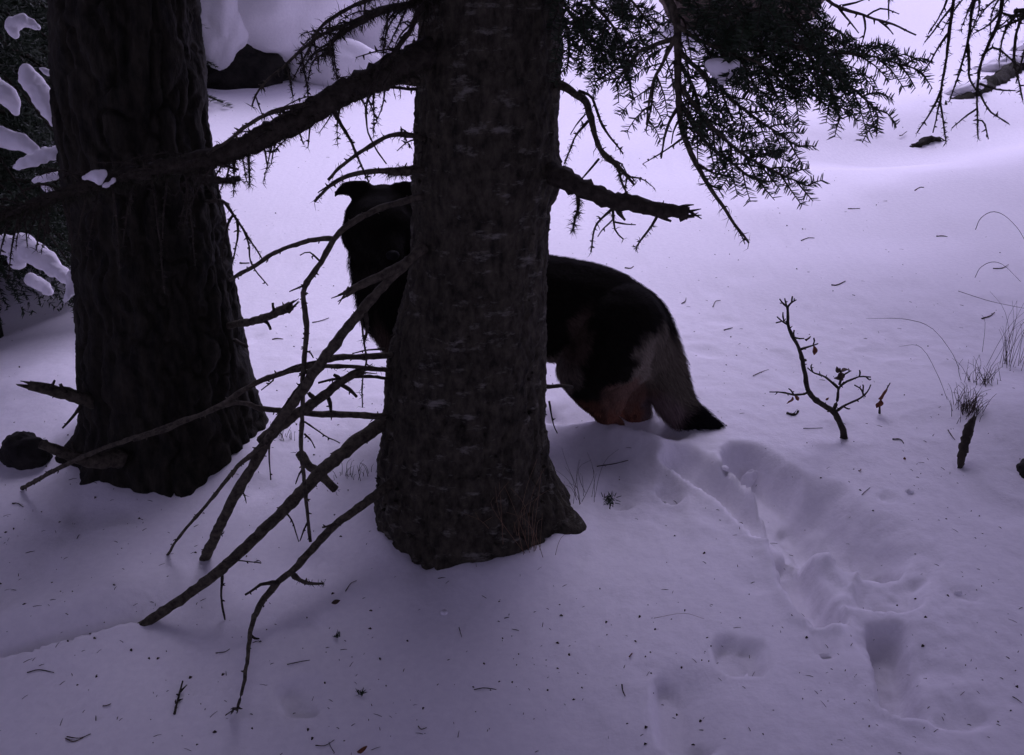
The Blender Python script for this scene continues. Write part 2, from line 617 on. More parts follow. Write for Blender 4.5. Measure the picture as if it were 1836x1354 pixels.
fir = thing('fir_tree', 'fir with ridged grey-brown trunk hiding the middle of the dog', 'tree', (*TREE1, H1(*TREE1)))
prof1 = [(1010, 684, 1030), (960, 680, 1022), (920, 677, 1010), (880, 672, 1000), (830, 677, 987), (760, 687, 981), (700, 690, 979), (640, 694, 978), (580, 710, 979), (500, 731, 981), (430, 737, 984),
         (370, 739, 988), (320, 740, 1000), (280, 741, 1000), (200, 745, 1002), (100, 749, 1006), (0, 752, 1010)]
zr = at(1030, 930, 2.31)[2]
zb = at(1000, 320, 2.31)[2]
link('trunk', trunk_mesh('fir_trunk', prof1, 2.31, M_bark, 9.0, 'plate', 3.0,
     flare=[(-.25, zr, .07, .28, .09), (.35, zr - .02, .05, .3, .12), (-.02, zb, .022, .25, .05), (-1.9, zr - .05, .012, .3, .12)]), fir)

old = thing('old_fir_tree', 'thick furrowed near-black tree beside the snowy young fir', 'tree', (*TREE2, H1(*TREE2)))
prof2 = [(870, 150, 488), (820, 156, 482), (790, 158, 476), (740, 158, 464), (700, 157, 452), (640, 152, 440), (600, 150, 431), (500, 144, 415), (400, 134, 399), (300, 118, 380), (200, 106, 368), (100, 100, 360), (0, 96, 350)]
zr2 = at(200, 820, 2.7)[2]
link('trunk', trunk_mesh('old_trunk', prof2, 2.70, M_bark_old, 11.0, 'furrow', 11.0,
     flare=[(3.5, zr2, .10, .22, .09), (-2.2, zr2 - .03, .05, .2, .12), (-1.2, zr2 - .06, .05, .22, .12), (.1, zr2, .04, .3, .1)]), old)

CROWN = crown_mesh(5, 2.9, 9.0, 1.9, 70)
CROWN_WIDE = crown_mesh(6, 2.9, 9.0, 3.1, 110)
for root, rz in ((fir, 0.4), (old, 2.0)):
    c = bpy.data.objects.new('crown', CROWN)
    sc.collection.objects.link(c)
    c.parent = root
    c.rotation_euler = (0, 0, rz)
    c['kind'] = 'stuff'


def plain_trunk(name, r0, top, seed):
    m = MB()
    zs = np.linspace(-.5, top, 60)
    p = np.stack([.05 * np.sin(zs * .7 + seed), .05 * np.cos(zs * .9 + seed), zs], 1)
    m.tube(p, r0 * np.clip(1 - zs / top, 0, 1) ** .9 + .015 + .09 * np.exp(-np.clip(zs, 0, 9) / .2), 40, .03)
    return m.mesh(name, M_bark)


side_trees = []  # first fir shows its twigs; the others are unseen, added for shade
for k, (x, y, r0, rz, lab) in enumerate([(2.75, 2.5, .17, 1.1, 'fir at the picture edge whose bare drooping twigs hang above the snowed-in log'),
                                        (1.9, .1, .18, 2.6, 'unseen fir added for shade beside the camera, on the side of the sapling'),
                                        (-1.9, .2, .2, 4.0, 'unseen fir added for shade beside the camera, on the side of the old tree'),
                                        (-3.0, 2.9, .19, 5.1, 'unseen fir added to shade the snow downhill of the snowy young fir'),
                                        (.2, -2.0, .2, .7, 'unseen fir added straight behind the camera to block light on the foreground'),
                                        (3.9, 1.0, .2, 3.3, 'unseen fir added for canopy shade downhill of the snowed-in log'),
                                        (3.7, 3.9, .18, 1.9, 'unseen fir added to extend the shade between the snowed-in log and the one with drooping twigs')]):
    t = thing('fir_tree', lab, 'tree', (x, y, H1(x, y)), 'firs around the clearing')
    tk = link('trunk', plain_trunk('side_trunk', r0, 8.9, k))
    tk.parent = t
    c = bpy.data.objects.new('crown', CROWN_WIDE)
    sc.collection.objects.link(c)
    c.parent = t
    c.rotation_euler = (0, 0, rz)
    c['kind'] = 'stuff'
    side_trees.append(t)

# ------------------------------------------------------------------ branches traced bough by bough
def to_world(pts):
    """rows (px, py, Y); Y 'g' = lies on the snow"""
    out = []
    for px, py, Y in pts:
        if Y == 'g':
            p = gnd(px, py)
            out.append(p + np.array([0, 0, .004]))
        else:
            out.append(at(px, py, Y))
    return np.array(out)


def spurs(m, P, R, per_m, ln=(.008, .03), seed=0):
    r = np.random.default_rng(seed)
    L = np.linalg.norm(np.diff(P, axis=0), axis=1).sum()
    tan = norm(np.gradient(P, axis=0))
    for _ in range(int(L * per_m)):
        k = r.integers(1, len(P) - 1)
        d = r.normal(0, 1, 3)
        d = d - tan[k] * (d @ tan[k])
        d = norm(norm(d) + tan[k] * r.uniform(-.1, .6))
        l = r.uniform(*ln)
        q = P[k] + d * R[k] * .7
        b = norm(d + r.normal(0, .35, 3))
        m.tube(np.array([q, q + d * l * .5, q + d * l * .5 + b * l * .5]), [.0028, .0018, .0008], 4, .05)


def lichen(m, P, R, per_m, ln=.035, seed=0, hang=.6, spread=1.0):
    r = np.random.default_rng(seed)
    L = np.linalg.norm(np.diff(P, axis=0), axis=1).sum()
    n = int(L * per_m * 1.7)
    if n < 1:
        return
    k = r.integers(0, len(P), n)
    d = norm(r.normal(0, 1, (n, 3)) + np.array([0, 0, -hang]))
    base = P[k] + d * np.asarray(R)[k][:, None] * .6
    l = r.uniform(.3, 1, (n, 1)) * ln * spread
    mid = base + d * l * .5
    d2 = norm(d + r.normal(0, .6, (n, 3)) + np.array([0, 0, -.3]))
    tip = mid + d2 * l * .5
    side = norm(np.cross(d, r.normal(0, 1, (n, 3)))) * r.uniform(.0005, .0011, (n, 1))
    m.blades(base, side, mid, tip)


_bs = [100]


def branch(parent, pts, r0, r1, sp=25, li=0, lln=.03, name='branch', mat=None, end_flare=False, curve=None, sides=8):
    _bs[0] += 1
    s = _bs[0]
    Wp = to_world(pts)
    L = np.linalg.norm(np.diff(Wp, axis=0), axis=1).sum()
    n = max(6, int(L / .012))
    P = smooth(Wp, n)
    r = np.random.default_rng(s)
    P = P + .0022 * np.stack([fbm(P * 30 + s + c, 2) for c in (0, 9, 21)], 1) * min(1, L / .1)
    dd = np.array([depth(p) for p in P])
    t = np.linspace(0, 1, n)
    R = (r0 * (1 - t) + r1 * t) * dd / F
    R = R * (1 + .10 * fbm(np.stack([t * L * 22, 0 * t + s, 0 * t], -1), 2)) * (1 + .25 * np.exp(-((np.modf(t * L / .09 + .3)[0] - .5) / .08) ** 2) * (r0 < 9))
    m = MB()
    m.tube(P, R, (12 if r0 > 15 else sides) if r0 > 3 else 6, .13 if li > 400 else .08)
    if sp:
        spurs(m, P, R, sp, (.003, .012), s)
    if end_flare:
        for _ in range(6):
            e = P[-1] + norm(np.cross(P[-1] - P[-2], r.normal(0, 1, 3))) * R[-1] * .6
            d = norm(P[-1] - P[-2] + r.normal(0, .0028, 3))
            m.tube(np.array([e - d * .02, e, e + d * r.uniform(.01, .04)]), [R[-1] * .35, R[-1] * .28, .001], 5, .1)
    o = link(name, m.mesh(name, mat or (M_dead if r0 > 4 and li < 400 else M_twig)), parent)
    if li:
        ml = MB()
        lichen(ml, P, R, li, lln, s)
        link('lichen', ml.mesh('lichen', M_lichen, flat=True), o, 'stuff')
    return o, P, R


def twig(par, pts, r0, r1=1.0, sp=30, li=0, lln=.02):
    o, P, R = branch(par, pts, r0, r1, sp, 0, name='twig', sides=6)
    if li:
        ml = MB()
        lichen(ml, P, R, li, lln, _bs[0])
        me = ml.mesh('lichen', M_lichen, flat=True)
        # lichen belongs to the twig: same sub-part
        link('lichen', me, par, 'stuff')
    return o


def rand_twigs(par, P, count, ln, seed, r0=2.2, down=.4, li=120, t0=.05, t1=1.0):
    """a few unplanned side twigs along a bough"""
    r = np.random.default_rng(seed)
    tan = norm(np.gradient(P, axis=0))
    for _ in range(count):
        k = int(r.uniform(t0, t1) * (len(P) - 1))
        d = r.normal(0, 1, 3) * np.array([1, .7, 1])
        d = d - tan[k] * (d @ tan[k]) * .7
        d = norm(norm(d) + tan[k] * .7 + np.array([0, 0, -down]))
        l = r.uniform(*ln)
        b = norm(d + np.array([0, 0, -.5]) + r.normal(0, .25, 3))
        pts = smooth(np.array([P[k], P[k] + d * l * .5, P[k] + d * l * .5 + b * l * .5]), max(5, int(l / .012)))
        m = MB()
        R = np.linspace(r0, .7, len(pts)) * depth(P[k]) / F
        m.tube(pts, R, 5, .1)
        spurs(m, pts, R, 45, (.003, .012), seed + k)
        if li:
            lichen(m, pts, R, li, .018, seed + k)
        link('twig', m.mesh('twig', M_twig), par)


Y0 = 2.31
# --- long boughs that droop into the snow at the left
A, PA, _ = branch(fir, [(720, 725, 2.28), (681, 761, 2.25), (631, 798, 2.19), (581, 841, 2.12), (531, 893, 2.05), (470, 952, 1.98), (400, 1018, 1.90), (340, 1064, 1.885), (262, 1116, 1.862), (190, 1156, 1.862)], 13, 8, 12)
twig(A, [(399, 1028, 1.90), (397, 1066, 1.885), (403, 1112, 1.88), (406, 1142, 1.87)], 2.6, 1.2)
twig(A, [(510, 915, 2.02), (524, 935, 2.02), (536, 972, 2.01)], 1.8)
twig(A, [(400, 1008, 1.9), (430, 1005, 1.88), (468, 1010, 1.88)], 1.6)
B, PB, _ = branch(fir, [(760, 440, 2.16), (700, 500, 2.12), (644, 563, 2.08), (606, 610, 2.06), (576, 650, 2.05), (531, 716, 2.04), (496, 762, 2.05), (456, 832, 2.07), (413, 905, 2.09), (364, 1008, 2.125)], 9, 9.5, 14)
twig(B, [(488, 776, 2.02), (461, 806, 2.03), (421, 843, 2.08), (373, 902, 2.10), (325, 958, 2.12), (298, 999, 2.135)], 5, 2.2)
twig(B, [(572, 655, 2.05), (538, 690, 2.07), (506, 736, 2.08), (494, 765, 2.05)], 3, 2.2)
twig(B, [(483, 786, 2.02), (483, 820, 2.01), (486, 860, 2.0)], 2, 1.2)
twig(B, [(646, 560, 2.08), (652, 600, 2.09), (656, 648, 2.1), (650, 686, 2.1), (650, 730, 2.1)], 2.2, 1.2, li=150)
twig(B, [(655, 560, 2.08), (658, 590, 2.09), (652, 612, 2.1)], 4, 2, li=200)
rand_twigs(B, PB, 4, (.03, .07), 3, li=40)
D, PD, _ = branch(fir, [(760, 352, 2.2), (700, 368, 2.17), (650, 388, 2.13), (606, 420, 2.09), (575, 472, 2.07), (546, 515, 2.06), (547, 560, 2.06), (550, 590, 2.06), (547, 635, 2.06), (543, 678, 2.06), (542, 751, 2.05), (540, 786, 2.05), (542, 831, 2.04), (547, 871, 2.03), (556, 972, 2.0)], 6, 3, 55)
twig(D, [(600, 428, 2.09), (560, 430, 2.1), (500, 450, 2.13), (455, 478, 2.15), (412, 502, 2.17)], 4.5, 3.4, 45)
twig(D, [(575, 470, 2.07), (555, 452, 2.05), (538, 458, 2.04)], 1.8)
twig(D, [(550, 510, 2.06), (530, 518, 2.05), (519, 523, 2.04)], 2.4)
twig(D, [(546, 756, 2.05), (575, 776, 2.06), (609, 795, 2.07)], 1.8)
twig(D, [(546, 778, 2.05), (558, 790, 2.06), (565, 804, 2.06)], 1.8)
twig(D, [(545, 838, 2.04), (536, 852, 2.03), (530, 868, 2.03)], 2)
twig(D, [(552, 935, 2.01), (545, 950, 2.0), (538, 970, 2.0)], 2)
twig(D, [(547, 630, 2.06), (556, 632, 2.05), (562, 642, 2.05)], 2)
E, PE, _ = branch(fir, [(770, 440, 2.2), (720, 476, 2.13), (670, 500, 2.09), (640, 515, 2.07), (618, 529, 2.06)], 9, 7, 20, end_flare=True)
Fb, PF, _ = branch(fir, [(720, 634, 2.26), (682, 638, 2.22), (640, 640, 2.18), (606, 641, 2.15), (584, 647, 2.14), (543, 659, 2.14), (493, 674, 2.15), (446, 694, 2.15), (380, 735, 2.16), (280, 772, 2.2), (180, 806, 2.27), (100, 842, 2.33), (40, 876, 2.41)], 5.5, 3.6, 25)
twig(Fb, [(590, 645, 2.14), (545, 652, 2.12), (500, 668, 2.1), (487, 685, 2.1), (468, 700, 2.1)], 2.4)
twig(Fb, [(690, 626, 2.22), (660, 628, 2.2), (632, 634, 2.2)], 2)
G_, PG, _ = branch(fir, [(720, 670, 2.26), (692, 664, 2.22), (655, 660, 2.18), (619, 657, 2.16), (576, 657, 2.15), (556, 664, 2.15), (538, 672, 2.15)], 4.6, 3.4, 25, li=60)
branch(fir, [(720, 682, 2.26), (692, 678, 2.23), (665, 675, 2.2), (641, 676, 2.17), (600, 680, 2.15), (570, 686, 2.15)], 3.4, 2, 25)
Hb, PH, _ = branch(fir, [(470, 792, 2.1), (500, 765, 2.1), (528, 744, 2.11), (569, 718, 2.13), (606, 689, 2.15), (632, 672, 2.16), (648, 666, 2.17)], 12, 7, 40, li=260, lln=.02, end_flare=True)
twig(Hb, [(612, 690, 2.15), (628, 700, 2.13), (640, 712, 2.12)], 4, 3)
twig(Hb, [(588, 712, 2.14), (592, 724, 2.13), (593, 738, 2.13)], 4, 2.6)
twig(Hb, [(614, 682, 2.15), (606, 676, 2.15), (598, 672, 2.15)], 3.4, 2.8)
twig(Hb, [(566, 716, 2.13), (558, 710, 2.12), (553, 704, 2.12)], 4, 3)
I_, PI_, _ = branch(fir, [(720, 750, 2.27), (682, 747, 2.23), (631, 744, 2.2), (559, 742, 2.17), (511, 737, 2.15), (466, 732, 2.15), (430, 722, 2.15), (380, 735, 2.16), (300, 770, 2.17), (240, 790, 2.17)], 6.5, 3, 25)
branch(fir, [(536, 812, 2.3), (552, 832, 2.28), (571, 849, 2.26), (601, 877, 2.22)], 8, 8, 30, li=200, lln=.02)
J, PJ, _ = branch(fir, [(720, 850, 2.2), (668, 892, 2.12), (630, 920, 2.07), (597, 944, 2.03), (554, 992, 1.97), (526, 1023, 1.93), (495, 1048, 1.90), (467, 1083, 1.87), (451, 1123, 1.76), (445, 1174, 1.65), (439, 1215, 1.58), (430, 1252, 1.535), (424, 1278, 'g')], 9.5, 2.2, 14)
twig(J, [(500, 1044, 1.9), (470, 1047, 1.88), (455, 1056, 1.87), (440, 1066, 1.87)], 4, 2)
twig(J, [(522, 1026, 1.93), (538, 1040, 1.92), (558, 1046, 1.92), (580, 1046, 1.92)], 5, 2, li=400)
twig(J, [(602, 940, 2.03), (588, 944, 2.01), (578, 946, 2.0)], 3, 1.6)
twig(J, [(450, 1140, 1.72), (458, 1145, 1.71), (465, 1145, 1.71)], 3, 1.2)
twig(J, [(427, 1268, 1.53), (415, 1280, 'g'), (405, 1286, 'g')], 2, 1)
# --- thick mossy bough high at the left, crossing in front of the old tree
Mb, PM, RM = branch(fir, [(790, 80, 2.25), (749, 104, 2.17), (699, 128, 2.1), (646, 152, 2.06), (586, 183, 2.03), (540, 212, 2.02), (473, 244, 2.01), (427, 267, 2.01), (380, 284, 2.01), (300, 300, 2.0), (200, 322, 2.0), (100, 352, 1.99), (-60, 410, 1.98)], 27, 7, 30, li=3200, lln=.035)
twig(Mb, [(586, 184, 2.03), (526, 191, 2.0), (480, 204, 1.99), (440, 227, 1.98), (407, 253, 1.98), (372, 276, 1.98)], 4.5, 2.4, 45, li=200)
twig(Mb, [(750, 146, 2.17), (715, 145, 2.12), (679, 148, 2.08), (646, 155, 2.06)], 8, 7, 40, li=500)
twig(Mb, [(746, 160, 2.18), (700, 157, 2.12), (672, 160, 2.08), (657, 190, 2.06), (659, 233, 2.06), (672, 262, 2.06), (693, 294, 2.06)], 3, 1.2)
twig(Mb, [(596, 196, 2.03), (629, 253, 2.01), (646, 293, 2.0), (662, 328, 2.0)], 4, 1.4, 45, li=250)
twig(Mb, [(448, 255, 2.01), (446, 285, 2.0), (448, 330, 2.0)], 3.5, 1.5, 60, li=900, lln=.03)
twig(Mb, [(386, 290, 2.0), (400, 296, 1.99), (428, 305, 1.99)], 3, 2)
for k, (x, y, dx, dy) in enumerate([(560, 205, -8, 60), (530, 225, 14, 34), (500, 240, -14, 55), (470, 250, 10, 50), (640, 165, 20, 40), (610, 185, -6, 52), (700, 130, -20, 42), (360, 290, -30, 120), (330, 296, 20, 180), (300, 300, -10, 150),
                                    (270, 306, 25, 220), (240, 312, -20, 130), (200, 322, 15, 160), (160, 333, -25, 120), (120, 345, 10, 110), (80, 358, -15, 90), (40, 372, 10, 70), (20, 380, -20, 80), (345, 292, 60, 110)]):
    twig(Mb, [(x, y, 2.01), (x + dx * .6, y + dy * .5, 1.99), (x + dx, y + dy, 1.99)], 2.4, 1.0, 40, li=160)
rand_twigs(Mb, PM, 26, (.05, .14), 9, li=260, t0=.05, t1=.45)
rand_twigs(Mb, PM, 40, (.06, .16), 19, li=400, t0=.45, t1=1.0, r0=2.4)
# --- boughs at the top left of the trunk
N1, PN, _ = branch(fir, [(775, 2, 2.25), (739, 8, 2.2), (686, 14, 2.12), (633, 40, 2.08), (586, 58, 2.06), (556, 77, 2.05), (516, 113, 2.05), (483, 140, 2.05), (460, 167, 2.05), (452, 191, 2.05)], 5, 1.6, 45, li=150)
twig(N1, [(540, 92, 2.05), (546, 130, 2.04), (553, 178, 2.04)], 2.2, 1.2, 50, li=450, lln=.02)
twig(N1, [(515, 113, 2.05), (520, 140, 2.04), (525, 174, 2.04)], 2.2, 1.2, 50, li=450, lln=.02)
twig(N1, [(458, 172, 2.05), (466, 195, 2.05), (470, 206, 2.05)], 1.4)
N2, PN2, _ = branch(fir, [(780, -6, 2.25), (742, 6, 2.2), (683, 22, 2.1), (629, 50, 2.06), (604, 66, 2.04), (590, 85, 2.03), (580, 104, 2.03)], 8, 3, 50, li=1300, lln=.032)
rand_twigs(N2, PN2, 16, (.05, .12), 31, li=700)
N3, PN3, _ = branch(fir, [(790, -40, 2.22), (752, 20, 2.15), (736, 54, 2.1), (716, 82, 2.07), (700, 104, 2.05), (668, 140, 2.04)], 7, 3, 50, li=500)
rand_twigs(N3, PN3, 14, (.05, .12), 33, li=200)
N4, PN4, _ = branch(fir, [(780, -60, 2.2), (720, -20, 2.1), (650, 4, 2.02), (600, 30, 2.0), (565, 62, 2.0), (552, 100, 2.0)], 6, 2, 45, li=500)
rand_twigs(N4, PN4, 10, (.05, .1), 35, li=300)
Ob, PO, _ = branch(fir, [(775, 252, 2.24), (742, 244, 2.18), (719, 241, 2.14), (689, 248, 2.11), (646, 273, 2.08), (613, 297, 2.07), (588, 323, 2.06)], 6, 2.6, 35, li=120)
rand_twigs(Ob, PO, 5, (.04, .1), 37, t1=.4)
Pb, PP, _ = branch(fir, [(780, 306, 2.24), (739, 305, 2.18), (689, 306, 2.12), (633, 313, 2.08), (596, 330, 2.06), (563, 362, 2.05)], 8, 2.4, 35, li=160)
twig(Pb, [(735, 306, 2.17), (715, 308, 2.14), (697, 309, 2.12)], 8, 6, 60, li=1500, lln=.03)
twig(Pb, [(616, 318, 2.07), (594, 330, 2.05), (570, 346, 2.04)], 2.2)
# --- right of the trunk
Q, PQ, RQ = branch(fir, [(970, 300, 2.26), (1010, 320, 2.2), (1050, 340, 2.17), (1093, 359, 2.15), (1136, 366, 2.13), (1183, 376, 2.11), (1234, 383, 2.09)], 19, 11, 50, li=500, lln=.012, end_flare=True)
twig(Q, [(1214, 374, 2.1), (1230, 369, 2.09), (1244, 367, 2.09)], 4, 1)
twig(Q, [(1036, 345, 2.17), (1036, 375, 2.16), (1027, 412, 2.16)], 3.5, 1.6, 60, li=1600, lln=.03)
twig(Q, [(1100, 372, 2.15), (1068, 405, 2.14), (1060, 452, 2.14)], 2.4, 1.2, 60, li=250)
twig(Q, [(1099, 374, 2.15), (1103, 412, 2.14), (1118, 430, 2.14)], 2.4, 1.2, 60, li=250)
twig(Q, [(1100, 392, 2.15), (1080, 412, 2.13), (1072, 425, 2.13)], 1.6)
twig(Q, [(1101, 398, 2.15), (1122, 402, 2.14), (1140, 403, 2.14)], 1.6)
twig(Q, [(1180, 384, 2.11), (1158, 420, 2.1), (1141, 443, 2.1)], 2.6, 1.4, 50, li=500)
twig(Q, [(1104, 372, 2.15), (1112, 384, 2.14), (1121, 395, 2.14)], 5, 2)
twig(Q, [(1180, 386, 2.11), (1192, 392, 2.1), (1203, 397, 2.1)], 4, 2)
Rb, PR, _ = branch(fir, [(985, 145, 2.28), (1013, 156, 2.22), (1033, 170, 2.2), (1050, 184, 2.18), (1063, 226, 2.17), (1076, 266, 2.16), (1100, 289, 2.15), (1138, 332, 2.14)], 9, 2.4, 45, li=180)
twig(Rb, [(1038, 164, 2.19), (1060, 174, 2.17), (1073, 206, 2.16), (1083, 230, 2.15), (1117, 277, 2.15)], 3, 1.4, 50, li=150)
twig(Rb, [(1055, 217, 2.17), (1032, 244, 2.16), (1014, 290, 2.16)], 2.6, 1.4, 40, li=500, lln=.025)
twig(Rb, [(1074, 285, 2.16), (1060, 302, 2.15), (1042, 322, 2.15)], 2.4, 1.4)
twig(Rb, [(1078, 270, 2.16), (1090, 286, 2.15), (1108, 300, 2.15), (1116, 330, 2.15), (1128, 352, 2.15)], 4.5, 1.2, 60, li=700)
twig(Rb, [(1050, 205, 2.17), (1035, 222, 2.16), (1023, 242, 2.16)], 1.6)
rand_twigs(Rb, PR, 5, (.03, .08), 41)
branch(fir, [(965, 690, 2.38), (985, 694, 2.4), (1005, 692, 2.42), (1026, 694, 2.44)], 4, 3, 60)
branch(fir, [(985, 720, 2.36), (992, 760, 2.36), (1000, 776, 2.36)], 2, 1)
# stubs and flakes that roughen the outline of the trunk
rr_ = np.random.default_rng(77)
mfl = MB()
for _ in range(420):
    z = rr_.uniform(.05, 1.45)
    a = rr_.uniform(-math.pi, math.pi)
    zs_, cx_, rd_ = TRUNK_AT['fir_trunk']
    xl = np.interp(z, zs_, rd_)
    c = np.array([np.interp(z, zs_, cx_), 2.31, z])
    d = np.array([math.cos(a), math.sin(a), 0])
    p = c + d * (xl - .012)
    l = rr_.uniform(.008, .018)
    e = norm(d + rr_.normal(0, .5, 3))
    mfl.tube(np.array([p, p + d * l * .6, p + d * l * .6 + e * l * .4]), [.005, .0035, .001], 4, .2)
link('bark_flakes', mfl.mesh('bark_flakes', M_bark), fir, 'stuff')

# --- dead limbs of the old tree
o2, P2, _ = branch(old, [(405, 584, 2.65), (428, 580, 2.6), (455, 576, 2.56), (480, 569, 2.53), (500, 558, 2.51), (521, 548, 2.5)], 6, 8, 30, end_flare=True)
twig(o2, [(472, 574, 2.54), (480, 580, 2.52), (485, 591, 2.52)], 3.4, 2.4)
twig(o2, [(494, 563, 2.52), (490, 552, 2.5), (489, 543, 2.5)], 3, 2)
branch(old, [(420, 610, 2.62), (434, 617, 2.58), (444, 622, 2.57)], 3.5, 2.6, 20)
o3, P3, _ = branch(old, [(190, 728, 2.55), (155, 716, 2.48), (120, 706, 2.45), (85, 698, 2.42), (52, 690, 2.4)], 14, 9, 25, end_flare=True)
twig(o3, [(90, 698, 2.42), (95, 688, 2.4), (98, 682, 2.4)], 3, 2)
twig(o3, [(118, 703, 2.44), (112, 696, 2.42), (108, 688, 2.42)], 4, 3)
twig(o3, [(146, 728, 2.46), (130, 748, 2.45), (112, 768, 2.44)], 3.4, 1.6, 60)
twig(o3, [(140, 712, 2.46), (138, 695, 2.45), (136, 682, 2.45)], 1.6)
o4, P4, _ = branch(old, [(215, 822, 2.42), (170, 826, 2.36), (130, 818, 2.34), (98, 806, 2.33), (72, 796, 2.33)], 17, 7, 40, li=300, lln=.015)
twig(o4, [(135, 812, 2.34), (130, 800, 2.33), (128, 792, 2.33)], 3, 2)
o5, P5, _ = branch(old, [(350, 318, 2.56), (385, 322, 2.5), (405, 324, 2.48), (430, 320, 2.47)], 8, 5, 50, li=1600, lln=.03)
o6, P6, _ = branch(old, [(370, 362, 2.58), (400, 362, 2.54), (420, 388, 2.52), (442, 420, 2.5), (460, 448, 2.5), (470, 465, 2.5)], 3.4, 1.4, 60, li=120)
twig(o6, [(418, 386, 2.52), (410, 400, 2.52), (404, 424, 2.52), (398, 470, 2.52)], 2.2, 1.2, 60, li=120)
twig(o6, [(424, 396, 2.52), (426, 420, 2.52), (418, 470, 2.52)], 2.2, 1.2, 60, li=200)
twig(o6, [(436, 410, 2.51), (446, 440, 2.5), (450, 472, 2.5), (480, 512, 2.5)], 2, 1.1, 60)

# ------------------------------------------------------------------ needle-bearing boughs
def spray(parent, pts, r0, r1, side_len, nrm, gap=.045, ndl=.021, name='branch', dens=1.0, droop=.3, seed=1, t_start=0.08, curl=.2, one=0):
    """a fir bough: stem traced by pts, side twigs in the plane whose normal is nrm, needles on all"""
    r = np.random.default_rng(seed)
    o, P, R = branch(parent, pts, r0, r1, 10)
    tan = norm(np.gradient(P, axis=0))
    n = norm(np.array(nrm, float))
    stems, nd = MB(), MB()
    L = np.r_[0, np.cumsum(np.linalg.norm(np.diff(P, axis=0), axis=1))]
    def needles(Q):
        l = np.linalg.norm(np.diff(Q, axis=0), axis=1).sum()
        k = max(5, int(l / .0018 * dens))
        s = np.r_[0, np.cumsum(np.linalg.norm(np.diff(Q, axis=0), axis=1))]
        u = np.sort(r.uniform(0, s[-1], k))
        base = np.stack([np.interp(u, s, Q[:, c]) for c in range(3)], 1)
        tq = norm(np.gradient(Q, axis=0))
        tg = norm(np.stack([np.interp(u, s, tq[:, c]) for c in range(3)], 1))
        b = norm(np.cross(tg, n))
        sg = np.where(r.uniform(0, 1, k) < .5, -1, 1)[:, None]
        d = norm(tg * r.uniform(.35, .8, (k, 1)) + b * sg + n * r.normal(.15, .35, (k, 1)))
        ln = ndl * r.uniform(.6, 1.1, (k, 1))
        tip = base + d * ln
        sd = norm(np.cross(d, n + r.normal(0, .4, (k, 3)))) * .0012
        nd.blades(base, sd, base + d * ln * .75, tip)
    needles(P[int(len(P) * .35):])
    s = t_start * L[-1]
    side = 1
    while s < L[-1] * .97:
        t = s / L[-1]
        k = min(int(np.searchsorted(L, s)), len(P) - 1)
        b = norm(np.cross(tan[k], n)) * side
        if not one or side == one:
            l = side_len * (math.sin(min(1, t * 1.6 + .25) * math.pi * .5)) * (1 - t) ** .55 * r.uniform(.65, 1.15) + .03
            d = norm(tan[k] * r.uniform(.7, 1.0) + b * r.uniform(.7, 1.0) + n * r.normal(0, .12))
            e = norm(d + tan[k] * curl + np.array([0, 0, -droop]))
            Q = smooth(np.array([P[k], P[k] + d * l * .5, P[k] + d * l * .5 + e * l * .5]), max(5, int(l / .015)))
            stems.tube(Q, np.linspace(.0022, .0009, len(Q)), 4, .05)
            needles(Q)
            if l > .09:
                for q in range(int(l / .04)):
                    kk = int(r.uniform(.2, .85) * (len(Q) - 1))
                    tq = norm(Q[min(kk + 1, len(Q) - 1)] - Q[max(kk - 1, 0)])
                    bb = norm(np.cross(tq, n)) * r.choice([-1, 1])
                    l2 = r.uniform(.03, .07)
                    d2 = norm(tq + bb * .8 + np.array([0, 0, -droop * .5]))
                    Q2 = smooth(np.array([Q[kk], Q[kk] + d2 * l2]), 5)
                    stems.tube(Q2, np.linspace(.0014, .0008, 5), 4, .05)
                    needles(Q2)
        side = -side
        s += gap * .5 * r.uniform(.7, 1.3)
    link('twigs', stems.mesh('twigs', M_twig), o, 'stuff')
    link('needles', nd.mesh('needles', M_needle, flat=True), o, 'stuff')
    return o, P


NR = (0.1, -.75, .65)
S, PS, _ = branch(fir, [(985, -190, 2.22), (1060, -150, 2.1), (1140, -95, 2.0), (1190, -20, 1.95), (1213, 40, 1.93), (1216, 100, 1.92), (1216, 166, 1.92), (1219, 213, 1.92), (1232, 259, 1.92), (1249, 296, 1.92), (1269, 330, 1.92), (1299, 373, 1.92), (1322, 409, 1.92), (1342, 436, 1.92)], 13, 2, 25, li=120)
twig(S, [(1249, 293, 1.92), (1276, 309, 1.91), (1309, 317, 1.91)], 2.4, 1.2)
twig(S, [(1269, 329, 1.92), (1285, 337, 1.91), (1298, 340, 1.91)], 1.8)
twig(S, [(1217, 190, 1.92), (1196, 230, 1.91), (1185, 285, 1.91)], 3, 1.4, 30, li=60)
twig(S, [(1219, 210, 1.92), (1208, 235, 1.91), (1204, 258, 1.91)], 1.8)
twig(S, [(1222, 220, 1.92), (1245, 240, 1.91), (1240, 262, 1.91)], 1.8)
twig(S, [(1315, 400, 1.92), (1330, 422, 1.91), (1336, 438, 1.91)], 1.6)
rand_twigs(S, PS, 10, (.05, .12), 51, t0=.45, t1=.75, li=60)
